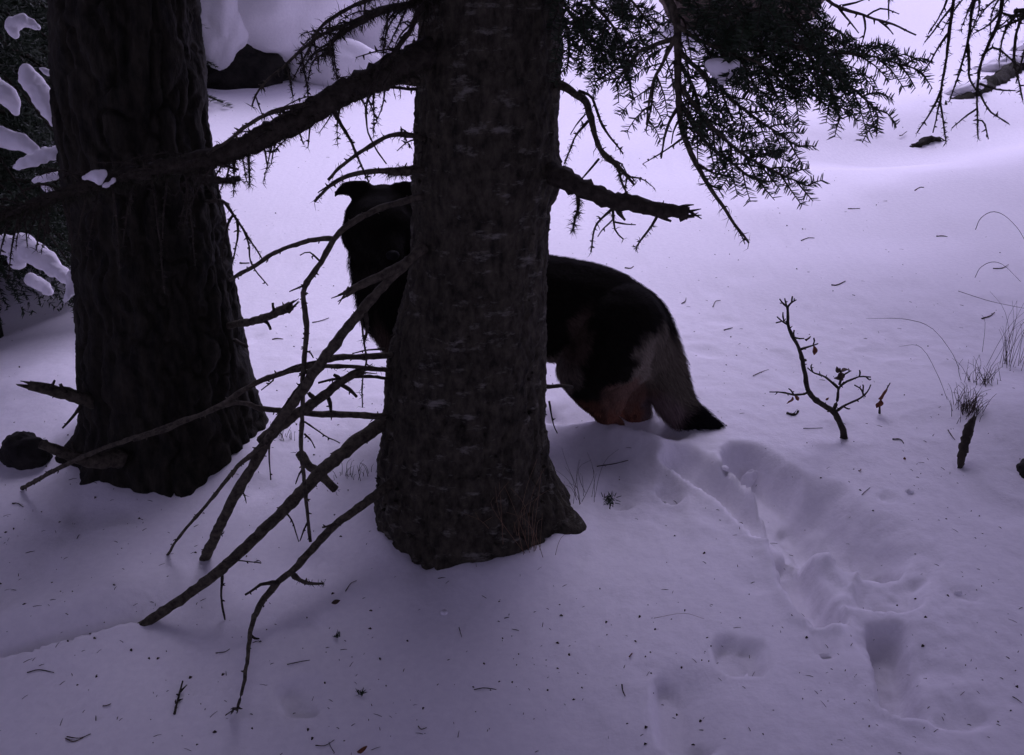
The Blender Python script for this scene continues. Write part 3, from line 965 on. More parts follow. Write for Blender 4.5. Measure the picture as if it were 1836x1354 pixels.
sp_specs = [
    # stem points, side length, seed, density
    ([(1203, -10, 1.95), (1300, 40, 1.93), (1400, 72, 1.92), (1490, 92, 1.91), (1570, 103, 1.90), (1652, 128, 1.90)], .15, 1, 1.0, .5),
    ([(1250, 15, 1.93), (1330, 78, 1.91), (1420, 112, 1.90), (1500, 140, 1.89), (1568, 196, 1.88), (1572, 240, 1.88)], .12, 2, 1.0, .5),
    ([(1215, 90, 1.92), (1280, 150, 1.91), (1340, 200, 1.9), (1390, 235, 1.9), (1432, 264, 1.9)], .10, 3, 1.0, .1),
    ([(1217, 150, 1.92), (1270, 220, 1.91), (1320, 268, 1.9), (1380, 304, 1.9), (1447, 333, 1.9)], .11, 4, 1.0, .1),
    ([(1218, 180, 1.92), (1260, 250, 1.93), (1310, 290, 1.93), (1350, 320, 1.93), (1392, 326, 1.93)], .07, 5, .8, .1),
    ([(1212, 20, 1.93), (1270, 20, 1.9), (1350, 20, 1.88), (1420, 30, 1.87), (1500, 70, 1.87)], .14, 6, 1.2, .5),
    ([(1208, 40, 1.93), (1250, 70, 1.90), (1310, 95, 1.88), (1370, 120, 1.87), (1440, 185, 1.87)], .13, 7, 1.2, .4),
    ([(1214, 60, 1.92), (1190, 110, 1.94), (1170, 150, 1.95), (1160, 225, 1.95)], .09, 8, .9, .4),
    ([(1216, 110, 1.92), (1240, 150, 1.94), (1255, 200, 1.95), (1262, 250, 1.95)], .09, 9, .9, .4),
    ([(1190, -30, 1.95), (1290, -20, 1.90), (1380, -5, 1.86), (1460, 15, 1.86)], .14, 10, 1.2, .5),
    ([(1400, 60, 1.9), (1450, 100, 1.88), (1490, 160, 1.87), (1505, 212, 1.87)], .08, 14, 1.0, .4),
    ([(1240, 40, 1.93), (1285, 70, 1.95), (1320, 90, 1.96), (1350, 130, 1.97)], .11, 15, 1.2, .4),
    ([(1208, 70, 1.93), (1150, 90, 1.97), (1130, 110, 1.99), (1105, 150, 2.0)], .08, 16, .9, .4),
]
for pts, sl, sd, dn, dr in sp_specs:
    spray(fir, pts, 4.5, 1.3, sl, NR, seed=sd, dens=dn, droop=dr)
near_specs = [
    ([(985, -70, 2.2), (1040, -20, 2.14), (1085, 30, 2.1), (1115, 70, 2.08), (1140, 112, 2.07)], .13, 21),
    ([(995, -30, 2.2), (1020, 20, 2.15), (1050, 55, 2.12), (1090, 95, 2.1), (1130, 118, 2.1)], .11, 22),
    ([(990, -90, 2.2), (1070, -45, 2.12), (1120, -10, 2.08), (1150, 25, 2.06), (1178, 62, 2.05)], .12, 23),
    ([(995, 0, 2.2), (1012, 40, 2.17), (1020, 80, 2.16), (1017, 130, 2.16)], .06, 24),
    ([(1030, 40, 2.14), (1060, 82, 2.11), (1075, 112, 2.11)], .07, 25),
]
for pts, sl, sd in near_specs:
    spray(fir, pts, 5, 1.4, sl, NR, seed=sd, dens=1.1, droop=.4)
twig(S, [(1112, 80, 2.05), (1122, 115, 2.04), (1137, 180, 2.04)], 2.4, 1.2, 40, li=250)
twig(S, [(1130, 112, 2.05), (1095, 130, 2.04), (1066, 148, 2.04)], 2.4, 1.4, 40)
twig(S, [(1172, 140, 1.95), (1168, 190, 1.95), (1158, 235, 1.95)], 2, 1.2, 40, li=200)
# bare dead spray at the top right of the needles
U, PU, _ = branch(fir, [(1300, -130, 1.95), (1420, -60, 1.9), (1490, 5, 1.88), (1545, 26, 1.87), (1595, 42, 1.86), (1642, 62, 1.86)], 5, 1.4, 25)
twig(U, [(1555, 28, 1.87), (1580, 15, 1.86), (1612, 25, 1.86)], 1.8)
twig(U, [(1548, 28, 1.87), (1552, 50, 1.86), (1543, 90, 1.86)], 1.8)
twig(U, [(1575, 36, 1.87), (1590, 48, 1.86), (1602, 62, 1.86)], 1.8)
twig(U, [(1500, 10, 1.88), (1520, 35, 1.87), (1540, 60, 1.87)], 2)
twig(U, [(1510, 10, 1.88), (1540, 2, 1.87), (1570, -8, 1.87)], 2)

# --- bare drooping twigs of the fir at the right edge
rt = side_trees[0]
V_, PV, _ = branch(rt, [(2190, -330, 2.6), (2050, -200, 2.5), (1930, -90, 2.4), (1830, -20, 2.35), (1740, -25, 2.3), (1690, -30, 2.28)], 14, 4, 30, li=150)
V2, PV2, _ = branch(rt, [(2190, -230, 2.6), (2050, -120, 2.5), (1950, -40, 2.42), (1880, 10, 2.38), (1820, 20, 2.36)], 10, 4, 30, li=150)
for par, pts, r0, li in [
    (V_, [(1715, -28, 2.28), (1706, 30, 2.27), (1697, 100, 2.26), (1686, 166, 2.26), (1690, 210, 2.26), (1697, 255, 2.26)], 3.4, 260),
    (V_, [(1688, 160, 2.26), (1672, 195, 2.25), (1645, 238, 2.25)], 2.4, 200),
    (V_, [(1688, 170, 2.26), (1680, 205, 2.25), (1673, 238, 2.25)], 1.6, 0),
    (V_, [(1750, -24, 2.3), (1742, 30, 2.29), (1733, 85, 2.28), (1718, 135, 2.28), (1702, 182, 2.28)], 3.6, 380),
    (V_, [(1735, 80, 2.28), (1738, 110, 2.27), (1738, 140, 2.27), (1755, 170, 2.27)], 3, 300),
    (V_, [(1705, -28, 2.28), (1690, 20, 2.27), (1664, 62, 2.27)], 2.4, 150),
    (V_, [(1708, 10, 2.28), (1685, 40, 2.27), (1658, 76, 2.27)], 2.0, 120),
    (V_, [(1700, 60, 2.27), (1680, 90, 2.26), (1657, 130, 2.26)], 2.4, 200),
    (V_, [(1800, -22, 2.33), (1792, 33, 2.32), (1770, 85, 2.31), (1757, 120, 2.31), (1752, 180, 2.31), (1754, 250, 2.31)], 3.8, 300),
    (V_, [(1756, 150, 2.31), (1785, 160, 2.3), (1820, 162, 2.3)], 2, 120),
    (V_, [(1753, 160, 2.31), (1775, 200, 2.3), (1808, 222, 2.3)], 1.8, 60),
    (V_, [(1752, 195, 2.31), (1730, 210, 2.3), (1706, 230, 2.3)], 1.8, 60),
    (V_, [(1752, 215, 2.31), (1765, 220, 2.3), (1772, 250, 2.3)], 1.4, 0),
    (V_, [(1760, 100, 2.31), (1785, 85, 2.3), (1830, 120, 2.3)], 2.2, 200),
    (V_, [(1795, 20, 2.32), (1772, 45, 2.31), (1745, 60, 2.3)], 2.4, 200),
    (V_, [(1600, -40, 2.26), (1594, 0, 2.26), (1594, 34, 2.26)], 2.0, 80),
    (V2, [(1840, 15, 2.36), (1822, 60, 2.35), (1818, 110, 2.34), (1826, 145, 2.34), (1834, 180, 2.34)], 3, 260),
    (V2, [(1860, 12, 2.37), (1846, 60, 2.36), (1832, 110, 2.36), (1822, 150, 2.36)], 3, 260),
    (V2, [(1825, 20, 2.36), (1800, 60, 2.35), (1790, 110, 2.34)], 2.6, 260),
    (V2, [(1850, 12, 2.36), (1820, 30, 2.34), (1785, 18, 2.33)], 4, 500),
    (V2, [(1840, 30, 2.36), (1812, 42, 2.34), (1776, 60, 2.33)], 3, 500),
]:
    twig(par, pts, r0, 1.1, 55, li=li, lln=.02)
rand_twigs(V2, PV2, 12, (.06, .14), 61, li=350, t0=.55)
rand_twigs(V_, PV, 14, (.06, .16), 62, li=300, t0=.5)

# ------------------------------------------------------------------ lumps: snow and rock
def blob_mesh(name, c, rad, mat, seed, amp=.18, freq=2.2, flat=.0, sub=(64, 40), rot=None, sharp=False, octv=3):
    nu, nv = sub
    th = np.linspace(0, 2 * math.pi, nu, endpoint=False)
    ph = np.linspace(0, math.pi, nv)
    T, P = np.meshgrid(th, ph)
    d = np.stack([np.sin(P) * np.cos(T), np.sin(P) * np.sin(T), np.cos(P)], -1)
    nz = fbm(d * freq + seed, octv)
    if sharp:
        nz = nz + .6 * (np.abs(vnoise(d * freq * 1.7 + seed + 4)) - .3)
    V = d * (1 + amp * nz[..., None])
    V = V * np.asarray(rad)
    if flat:
        V[..., 2] = np.where(V[..., 2] < 0, V[..., 2] * (1 - flat), V[..., 2])
    V = V.reshape(-1, 3)
    if rot is not None:
        V = V @ np.array(Matrix.Rotation(rot[0], 3, rot[1])).T
    V = V + np.asarray(c)
    f = []
    for i in range(nv - 1):
        for j in range(nu):
            j2 = (j + 1) % nu
            if i == 0:
                f.append([j, nu + j, nu + j2])
            elif i == nv - 2:
                f.append([i * nu + j, (i + 1) * nu + j, i * nu + j2])
            else:
                f.append([i * nu + j, (i + 1) * nu + j, (i + 1) * nu + j2, i * nu + j2])
    m = MB()
    m.add(V, f)
    return m.mesh(name, mat)


def px_blob(name, x0, x1, y0, y1, Y, mat, seed, thick=.8, rot=0.0, **kw):
    c = at((x0 + x1) / 2, (y0 + y1) / 2, Y)
    k = depth(c) / F
    rad = ((x1 - x0) / 2 * k, min((x1 - x0), (y1 - y0)) / 2 * k * thick, (y1 - y0) / 2 * k)
    return blob_mesh(name, c, rad, mat, seed, rot=(rot, 'Y') if rot else None, **kw)


def top(name, me, label, cat, group=None):
    return tag(link(name, me, center=True), label, cat, group)


# boulder with deep pillows of snow, behind the old tree
top('boulder', px_blob('dark_boulder', 290, 530, 88, 226, 7.5, M_rock, 2.0, rot=-.45, amp=.2, sharp=True), 'dark boulder under deep pillowed snow beside the old tree', 'boulder')
top('snow_pillow', px_blob('snow_pillow', 358, 640, -190, 128, 7.75, M_snow, 5.0, thick=.9, amp=.17, freq=2.1, octv=4), 'large smooth snow pillow capping the dark boulder', 'snow')
top('snow_pillow', px_blob('snow_lobe', 345, 450, -70, 124, 7.35, M_snow, 8.4, rot=.2, amp=.2, octv=4), 'narrow sagging snow lobe beside the large pillow on the boulder', 'snow')
top('snow_pillow', px_blob('snow_lobe2', 520, 690, 70, 185, 7.6, M_snow, 9.0, amp=.13), 'low rounded snow lump below the large pillow on the boulder', 'snow')
top('snow_pillow', px_blob('snow_lobe3', 600, 790, -80, 140, 8.2, M_snow, 12.0, amp=.12), 'wide snow pillow half hidden by the twiggy fir boughs', 'snow')
# brown boulder behind the needle bough
top('boulder', px_blob('brown_boulder', 1190, 1475, -120, 104, 9.2, M_rock_brown, 21.0, amp=.12, sharp=True, flat=.35, sub=(96, 64), octv=5), 'large brown boulder up the slope behind the needle-covered bough', 'boulder')
# snow-laden young fir at the left
yx = at(40, 400, 3.7)
young = thing('young_fir_tree', 'snow-laden young fir, dark inside, over the shaded hollow', 'tree', (yx[0], 3.75, H1(yx[0], 3.75)))
m = MB()
zb0 = H1(yx[0], 3.75)
m.tube(np.array([[yx[0] - .35, 3.85, zb0 - .2], [yx[0] - .35, 3.85, zb0 + 1.2], [yx[0] - .33, 3.85, zb0 + 2.8]]), [.09, .06, .02], 16, .05)
link('trunk', m.mesh('young_trunk', M_bark_old), young)
yr = np.random.default_rng(90)
tc = np.array([yx[0] - .35, 3.85, 0])
for k in range(100):
    z = zb0 + .25 + 2.3 * (k / 100) ** 1.05
    a = k * 2.399 + yr.uniform(-.3, .3)
    L = .84 * (1 - .3 * k / 100) * yr.uniform(.75, 1.1)
    d = np.array([math.cos(a), math.sin(a), 0])
    s_ = np.array([-d[1], d[0], 0])
    u = np.linspace(0, 1, 10)
    ax = tc + d * (L * u)[:, None] + np.array([0, 0, 1]) * (z + .06 * np.sin(u * 3) - .38 * L * u ** 2)[:, None]
    mb, nd = MB(), MB()
    mb.tube(ax, np.linspace(.012, .003, 10), 5, .1)
    nt = int(L / .05)
    for q in range(nt):
        uu = (q + .7) / nt
        p0 = np.array([np.interp(uu, u, ax[:, c]) for c in range(3)])
        for sg in (-1, 1):
            tl = .34 * (1 - uu) ** .6 * yr.uniform(.6, 1.1) + .06
            td = norm(d * .8 + s_ * sg * .8 + np.array([0, 0, yr.uniform(-.6, -.1)]))
            ln = int(tl / .0045)
            w = yr.uniform(0, 1, ln)
            base = p0 + td * tl * w[:, None] + np.array([0, 0, -1]) * (tl * .3 * w ** 2)[:, None]
            ndr = norm(td * .6 + yr.normal(0, .7, (ln, 3)))
            nd.tris(base, norm(np.cross(ndr, yr.normal(0, 1, (ln, 3)))) * .004, base + ndr * yr.uniform(.02, .036, (ln, 1)))
    b = link('branch', mb.mesh('young_branch', M_twig), young)
    link('needles', nd.mesh('needles', M_needle, flat=True), b, 'stuff')
SMALL = crown_mesh(8, .15, 3.6, 1.05, 150)  # extra dense firs added to black out bright gaps behind the snowy one
for k_, (x_, y_, rz_, lab_) in enumerate([(yx[0] - .95, 4.9, .5, 'added young fir darkening the gaps close behind the snow-laden one'), (yx[0] - 1.25, 6.6, 2.2, 'added dark filler fir on the slope behind the hollow, downhill of the boulder'), (yx[0] - 1.5, 4.4, 1.2, 'added young fir deepening the dark beside the hollow, mostly out of the picture')]):
    t_ = thing('young_fir_tree', lab_, 'tree', (x_, y_, H1(x_, y_) - .1), 'young firs added to darken the hollow side')
    tk_ = link('trunk', plain_trunk('young_back_trunk', .06, 3.5, k_)); tk_.parent = t_
    c_ = bpy.data.objects.new('crown', SMALL); sc.collection.objects.link(c_); c_.parent = t_; c_.rotation_euler = (0, 0, rz_); c_['kind'] = 'stuff'
def lumpy(name, rows, Y, seed, flat=.85):
    r = np.random.default_rng(seed)
    mm = MB()
    R = np.array([[*at(a, b, Y + r.normal(0, .012)), q * depth(at(a, b, Y)) / F] for a, b, q in rows])
    for k in range(len(R)):
        mm.add(R[k, :3] + SPH_V * (R[k, 3] * np.array([1, flat, 1])), SPH_F)
        if k:
            for w_ in (.33, .66):
                q = R[k - 1] * (1 - w_) + R[k] * w_
                if np.linalg.norm(R[k, :3] - R[k - 1, :3]) < 2.2 * (R[k, 3] + R[k - 1, 3]):
                    mm.add(q[:3] + r.normal(0, .15 * q[3], 3) + SPH_V * (q[3] * np.array([1, flat, 1])), SPH_F)
    rw = bpy.data.meshes.new('raw_lump')
    rw.from_pydata(np.vstack(mm.v).tolist(), [], mm.f)
    ob = bpy.data.objects.new('tmp_lump', rw)
    sc.collection.objects.link(ob)
    a_ = ob.modifiers.new('r', 'REMESH'); a_.mode = 'VOXEL'; a_.voxel_size = .005
    b_ = ob.modifiers.new('s', 'SMOOTH'); b_.factor = .5; b_.iterations = 9
    out = bpy.data.meshes.new_from_object(ob.evaluated_get(bpy.context.evaluated_depsgraph_get()))
    bpy.data.objects.remove(ob)
    n = len(out.vertices)
    v = np.empty(n * 3); out.vertices.foreach_get('co', v); v = v.reshape(-1, 3)
    nn_ = np.empty(n * 3); out.vertices.foreach_get('normal', nn_); nn_ = nn_.reshape(-1, 3)
    v = v + nn_ * (.006 * fbm(v * 22 + seed, 3) + .0025 * vnoise(v * 80))[:, None]
    out.vertices.foreach_set('co', v.ravel()); out.update()
    out.materials.clear(); out.materials.append(M_snow); out.shade_smooth()
    out.name = name
    return out


NU, NV = 14, 9
_th = np.linspace(0, 2 * math.pi, NU, endpoint=False)
_ph = np.linspace(0, math.pi, NV)[1:-1]
SPH_V = np.array([np.array([0, 0, 1.])] + [np.array([math.sin(p) * math.cos(t), math.sin(p) * math.sin(t), math.cos(p)]) for p in _ph for t in _th] + [np.array([0, 0, -1.])])
SPH_F = [[0, 1 + j_, 1 + (j_ + 1) % NU] for j_ in range(NU)]
for i_ in range(len(_ph) - 1):
    for j_ in range(NU):
        a = 1 + i_ * NU
        SPH_F.append([a + j_, a + NU + j_, a + NU + (j_ + 1) % NU, a + (j_ + 1) % NU])
a = 1 + (len(_ph) - 1) * NU
SPH_F += [[a + j_, len(SPH_V) - 1, a + (j_ + 1) % NU] for j_ in range(NU)]
clumps = [([(24, 60, 9), (22, 42, 13), (42, 36, 12), (62, 46, 9), (70, 50, 5)], 3.05, 'small twig-crossed snow clump topmost on the young fir'),
          ([(48, 128, 14), (60, 150, 20), (74, 176, 17), (86, 200, 13), (96, 218, 9), (100, 226, 5)], 2.98, 'long snow tongue hanging down a bough of the young fir'),
          ([(-14, 146, 18), (6, 166, 20), (22, 186, 14), (29, 201, 8)], 2.98, 'round snow clump beside the long snow tongue of the young fir'),
          ([(-40, 248, 24), (0, 244, 20), (36, 254, 17), (60, 270, 12), (74, 284, 7)], 2.93, 'broad arched snow load bent over a bough of the young fir'),
          ([(24, 301, 5), (42, 292, 11), (72, 282, 14), (104, 271, 12), (126, 262, 7)], 2.80, 'slanting spindle-shaped snow load on the young fir'),
          ([(62, 324, 6), (88, 318, 8), (116, 312, 6), (80, 336, 7), (104, 350, 8)], 2.84, 'needle-crossed snow clump under the slanting spindle-shaped load'),
          ([(0, 440, 18), (38, 440, 22), (66, 456, 22), (92, 476, 18), (114, 496, 12), (126, 508, 6), (30, 468, 16)], 3.12, 'large sloping snow sheet low on the young fir'),
          ([(133, 486, 8), (129, 508, 12), (122, 530, 8), (117, 540, 5)], 3.02, 'small snow clump at the foot of the large sloping sheet'),
          ([(56, 502, 12), (74, 512, 13), (90, 524, 8)], 3.3, 'dim snow clump deep inside the young fir'),
          ([(72, 123, 4), (85, 128, 7), (96, 136, 5)], 2.9, 'thin snow strip on a twig above the long snow tongue')]
for k, (rows, Y, lab) in enumerate(clumps):
    top('snow_clump', lumpy('snow_clump', rows, Y, 40 + k), lab, 'snow', 'snow on the young fir')
for k, (rows, lab) in enumerate([([(151, 320, 5), (168, 316, 9), (186, 311, 8), (178, 326, 7)], 'wedge of snow on the mossy bough crossing the old trunk'), ([(188, 334, 4), (204, 323, 6), (222, 313, 4)], 'thin snow sliver beside the wedge on the mossy bough')]):
    top('snow_clump', lumpy('snow_clump', rows, 1.96, 80 + k), lab, 'snow', 'snow on the mossy bough')
top('snow_clump', lumpy('snow_clump', [(1272, 116, 9), (1290, 122, 18), (1308, 130, 15), (1318, 114, 9), (1296, 146, 10), (1286, 160, 5)], 1.845, 95), 'lump of snow caught in the needles below the brown boulder', 'snow')
top('boulder', px_blob('hollow_rock', 0, 90, 775, 850, 2.55, M_rock, 62.0, amp=.2, sharp=True), 'small grey rock half buried beside the old tree', 'boulder')
# rocks under snow at the right edge
top('boulder', px_blob('edge_rock', 1812, 1900, 728, 790, 2.78, M_rock, 65.0, amp=.2, sharp=True), 'dark rock lip under snow near the grass tuft', 'boulder')
top('boulder', px_blob('edge_rock2', 1818, 1900, 818, 900, 2.48, M_rock, 68.0, amp=.2, sharp=True), 'dark rock poking from snow below the rock lip', 'boulder')
# snowed-in log
m = MB()
lp = np.array([gnd(1688, 188) + [0, 0, -.07], gnd(1760, 165) + [0, .03, -.015], gnd(1836, 118) + [0, 0, -.0], gnd(1960, 70) + [0, 0, .03]])
m.tube(smooth(lp, 60) + .012 * rng.standard_normal((60, 3)), np.linspace(.05, .075, 60), 14, .12)
log_snow = [(gnd(px_, py_) + np.array([0, .06, dz_]), rr3) for px_, py_, dz_, rr3 in ((1735, 168, .03, (.16, .09, .055)), (1800, 130, .06, (.24, .11, .07)), (1880, 92, .09, (.28, .13, .08)))]
for k_, (c_, r_) in enumerate(log_snow):
    top('snow_pillow', blob_mesh('log_snow', c_, r_, M_snow, 130 + 4.1 * k_, amp=.22, rot=(-.3, 'Y')), ('thin tapering snow cap on the sunken end of the log', 'long snow cap along the middle of the fallen log', 'thick snow cap on the upper end of the fallen log')[k_], 'snow')
top('fallen_log', m.mesh('log', M_bark_old), 'dark fallen log half sunk in snow beneath the hanging twigs', 'log')
m = MB()  # dark tube in place of the shade under a snow ledge
lp = np.array([gnd(1620, 268) + [0, 0, -.05], gnd(1650, 260) + [0, 0, -.012], gnd(1668, 253) + [0, 0, -.012], gnd(1700, 244) + [0, 0, -.06]])
m.tube(smooth(lp, 20), np.linspace(.025, .035, 20), 10, .2)
top('fallen_log', m.mesh('ledge_shade', M_bark_old), 'dark tube standing for the shaded hollow under a snow ledge', 'log')
m = MB()
c0 = gnd(1722, 836)
sp_ = smooth(np.array([c0 + [0, 0, -.04], at(1724, 820, c0[1]), at(1731, 790, c0[1] + .03), at(1738, 768, c0[1] + .04), at(1747, 746, c0[1] + .06)]), 22)
m.tube(sp_, np.interp(np.linspace(0, 1, 22), [0, .3, .6, .85, 1], [.009, .011, .0145, .012, .003]), 10, .22)
for dx_, l_ in ((-.008, .03), (.006, .04), (.0, .05)):
    q_ = sp_[-5] + np.array([dx_, 0, 0])
    m.tube(np.array([q_ - [0, 0, .02], q_ + [.004, 0, l_ * .5], q_ + [.010, 0, l_]]), [.005, .004, .0008], 5, .2)
top('stump', m.mesh('stump', M_stump), 'splintered greenish stub standing below the grass tuft', 'stump')
# thin slab of broken crust standing in the trail
s0 = gnd(1345, 815)
top('snow_slab', blob_mesh('slab', s0 + np.array([.002, .01, .018]), (.026, .012, .050), M_snow, 3.3, amp=.14, octv=2, rot=(.5, 'Y')), 'tilted slab of broken snow crust beside the tail tip', 'snow')
cr = np.random.default_rng(12)
mcr = MB()
crumbs = [(1300, 838), (1190, 884), (1390, 985), (1480, 1168), (797, 1106), (1630, 884), (1718, 1062)]
for k, (x, y) in enumerate(crumbs):
    g = gnd(x, y)
    top('snow_crumb', blob_mesh('crumb', g + np.array([0, 0, .0]), cr.uniform(.006, .013, 3) * [1.3, 1, .8], M_snow, k * 2.2, amp=.5, sub=(16, 10)), 'small crumb of broken snow lying by the trail', 'snow', 'crumbs of snow along the trail')

# ------------------------------------------------------------------ the dog
dogY = 2.84
dg_base = gnd(1000, 780)
dog = thing('dog', 'black and tan shepherd dog standing behind the fir, looking back past the trunk', 'dog', (at(960, 780, dogY)[0], dogY, H1(at(960, 780, dogY)[0], dogY)))
bm_v = MB()
NU, NV = 14, 9
_th = np.linspace(0, 2 * math.pi, NU, endpoint=False)
_ph = np.linspace(0, math.pi, NV)[1:-1]
_sv = [np.array([0, 0, 1.])] + [np.array([math.sin(p) * math.cos(t), math.sin(p) * math.sin(t), math.cos(p)]) for p in _ph for t in _th] + [np.array([0, 0, -1.])]
_sv = np.array(_sv)
_sf = [[0, 1 + j, 1 + (j + 1) % NU] for j in range(NU)]
for i in range(len(_ph) - 1):
    for j in range(NU):
        a = 1 + i * NU
        _sf.append([a + j, a + NU + j, a + NU + (j + 1) % NU, a + (j + 1) % NU])
a = 1 + (len(_ph) - 1) * NU
_sf += [[a + j, len(_sv) - 1, a + (j + 1) % NU] for j in range(NU)]


def ball(c, r):
    bm_v.add(np.asarray(c) + _sv * np.asarray(r), _sf)


def bone(rows, flat=(1, 1, 1)):
    """rows (px, py, Y, radius px): smooth chain of balls"""
    R = np.array([[*at(a, b, Y), rp * depth(at(a, b, Y)) / F] for a, b, Y, rp in rows])
    n = max(3, int(np.linalg.norm(np.diff(R[:, :3], axis=0), axis=1).sum() / .018))
    Q = smooth(R, n)
    for q in Q:
        ball(q[:3], q[3] * np.array(flat))


D = dogY
# trunk of the body: chest -> loin -> croup
bone([(720, 545, D - .02, 80), (780, 552, D, 100), (860, 556, D, 104), (930, 553, D, 100), (1000, 556, D, 96), (1060, 568, D, 94), (1105, 590, D, 92), (1130, 610, D, 78)], (1, .82, 1))
# neck and ruff, chest front
bone([(775, 500, D - .02, 92), (735, 460, D - .05, 90), (705, 425, D - .08, 82), (690, 405, D - .10, 74)], (1, .9, 1))
bone([(712, 470, D - .05, 86), (722, 540, D - .04, 80), (742, 600, D - .03, 62), (760, 640, D - .02, 46)], (1, .9, 1))
# head looking towards the camera: skull, cheeks, muzzle
bone([(682, 402, D - .12, 64), (684, 408, D - .17, 56)], (1.05, 1, .95))
bone([(688, 414, D - .18, 42), (697, 440, D - .24, 28), (703, 458, D - .28, 20)])
bone([(655, 420, D - .13, 44), (720, 424, D - .13, 44)])
# ears swept sideways
bone([(650, 344, D - .12, 21), (632, 338, D - .12, 16), (616, 340, D - .12, 11), (603, 349, D - .13, 6.5), (593, 360, D - .13, 3.2)], (1, .55, 1))
bone([(714, 344, D - .12, 18), (730, 338, D - .12, 15), (746, 338, D - .12, 11), (764, 350, D - .13, 6), (774, 358, D - .13, 3)], (1, .55, 1))
# forelegs (behind the trunk)
for dx, dy in ((0, -.07), (34, .07)):
    bone([(752 + dx, 590, D + dy, 46), (748 + dx, 650, D + dy, 32), (752 + dx, 705, D + dy, 22), (750 + dx, 760, D + dy, 17), (748 + dx, 815, D + dy, 16)])
    bone([(748 + dx, 815, D + dy, 17), (738 + dx, 826, D + dy - .02, 17)])
# near hind leg: thigh, knee forward, hock back, shank into the snow
bone([(1110, 590, D - .06, 84), (1078, 632, D - .08, 72), (1042, 664, D - .09, 45), (1054, 700, D - .09, 31), (1080, 736, D - .09, 21), (1098, 765, D - .09, 17)])
bone([(1102, 765, D - .09, 19), (1094, 800, D - .09, 16), (1084, 835, D - .10, 16), (1066, 842, D - .12, 17)])
bone([(1120, 600, D - .04, 70), (1130, 642, D - .06, 46), (1112, 690, D - .08, 26), (1100, 735, D - .09, 15)])
# far hind leg, a little further back
bone([(1120, 600, D + .06, 70), (1120, 660, D + .07, 48), (1118, 700, D + .07, 36), (1140, 738, D + .07, 26), (1160, 770, D + .07, 19)])
bone([(1160, 770, D + .07, 19), (1152, 800, D + .07, 16), (1146, 830, D + .06, 16), (1130, 838, D + .04, 17)])
bone([(1130, 610, D + .04, 60), (1146, 655, D + .05, 40), (1148, 710, D + .06, 24)])
# tail
bone([(1148, 548, D, 32), (1168, 572, D, 34), (1180, 610, D, 36), (1190, 655, D, 40), (1200, 700, D - .01, 40), (1220, 734, D - .02, 33), (1252, 754, D - .04, 24), (1282, 763, D - .05, 12)], (1, .75, 1))
raw = bpy.data.meshes.new('dog_raw')
raw.from_pydata(np.vstack(bm_v.v).tolist(), [], bm_v.f)
tmp = bpy.data.objects.new('dog_tmp', raw)
sc.collection.objects.link(tmp)
md = tmp.modifiers.new('remesh', 'REMESH'); md.mode = 'VOXEL'; md.voxel_size = .0075
md2 = tmp.modifiers.new('smooth', 'SMOOTH'); md2.factor = .5; md2.iterations = 4
dgph = bpy.context.evaluated_depsgraph_get()
body_me = bpy.data.meshes.new_from_object(tmp.evaluated_get(dgph))
bpy.data.objects.remove(tmp)
body_me.name = 'dog_body'
nvb = len(body_me.vertices)
co = np.empty(nvb * 3); body_me.vertices.foreach_get('co', co); co = co.reshape(-1, 3)
no = np.empty(nvb * 3); body_me.vertices.foreach_get('normal', no); no = no.reshape(-1, 3)
co = co + no * (.004 * fbm(co * 28, 3))[:, None]
body_me.vertices.foreach_set('co', co.ravel())
body_me.update()


def side_uv(p):
    """coat coordinates: the dog's own side view, independent of how deep a point lies"""
    q = np.array(p, float); q[:, 1] = D
    r = q - CAM
    dpt = r @ FWD
    return CX + F * (r @ RIGHT) / dpt, CY - F * (r @ UP) / dpt


def coat(p):
    u, v = side_uv(p)
    wob = fbm(p * 16 + 2, 3)
    u = u + 26 * wob; v = v + 22 * fbm(p * 18 + 9, 3)
    col = np.tile(np.array([.0105, .0094, .0072]), (len(p), 1))

    def blend(mask, c):
        nonlocal col
        mk = np.clip(mask, 0, 1)[:, None]
        col = col * (1 - mk) + np.array(c) * mk

    def ell(cx, cy, rx, ry, rot=0.0, soft=.5):
        c, s = math.cos(rot), math.sin(rot)
        a = ((u - cx) * c + (v - cy) * s) / rx
        b = (-(u - cx) * s + (v - cy) * c) / ry
        d = np.sqrt(a * a + b * b)
        return (1 + soft - d) / soft
    blend(.7 * ell(1030, 590, 16, 55, .35), (.075, .055, .042))
    blend(ell(990, 650, 34, 26), (.15, .125, .10))
    blend(.9 * ell(1145, 645, 28, 66, .35), (.20, .175, .135))
    blend(.85 * ell(1120, 700, 38, 36, .2), (.15, .095, .07))
    legs = np.clip((v - 690) / 55, 0, 1) * (u > 1010) * (u < 1175)
    blend(legs * (.45 + .55 * (fbm(p * 40 + 5, 2) > -.05)), (.20, .090, .056))
    blend(.9 * ell(1196, 665, 26, 72, -.2), (.125, .108, .08))
    blend(.9 * ell(1180, 735, 30, 30), (.16, .12, .11))
    tipm = np.clip((u - 1196) / 26, 0, 1) * np.clip((v - 705) / 28, 0, 1)
    blend(tipm, (.009, .008, .009))
    blend(.75 * ell(690, 600, 22, 40, 0), (.055, .04, .03))
    blend(np.clip((v - 640) / 60, 0, 1) * (u < 830), (.09, .055, .035))
    blend(.35 * ell(680, 470, 40, 14), (.03, .025, .02))
    return col


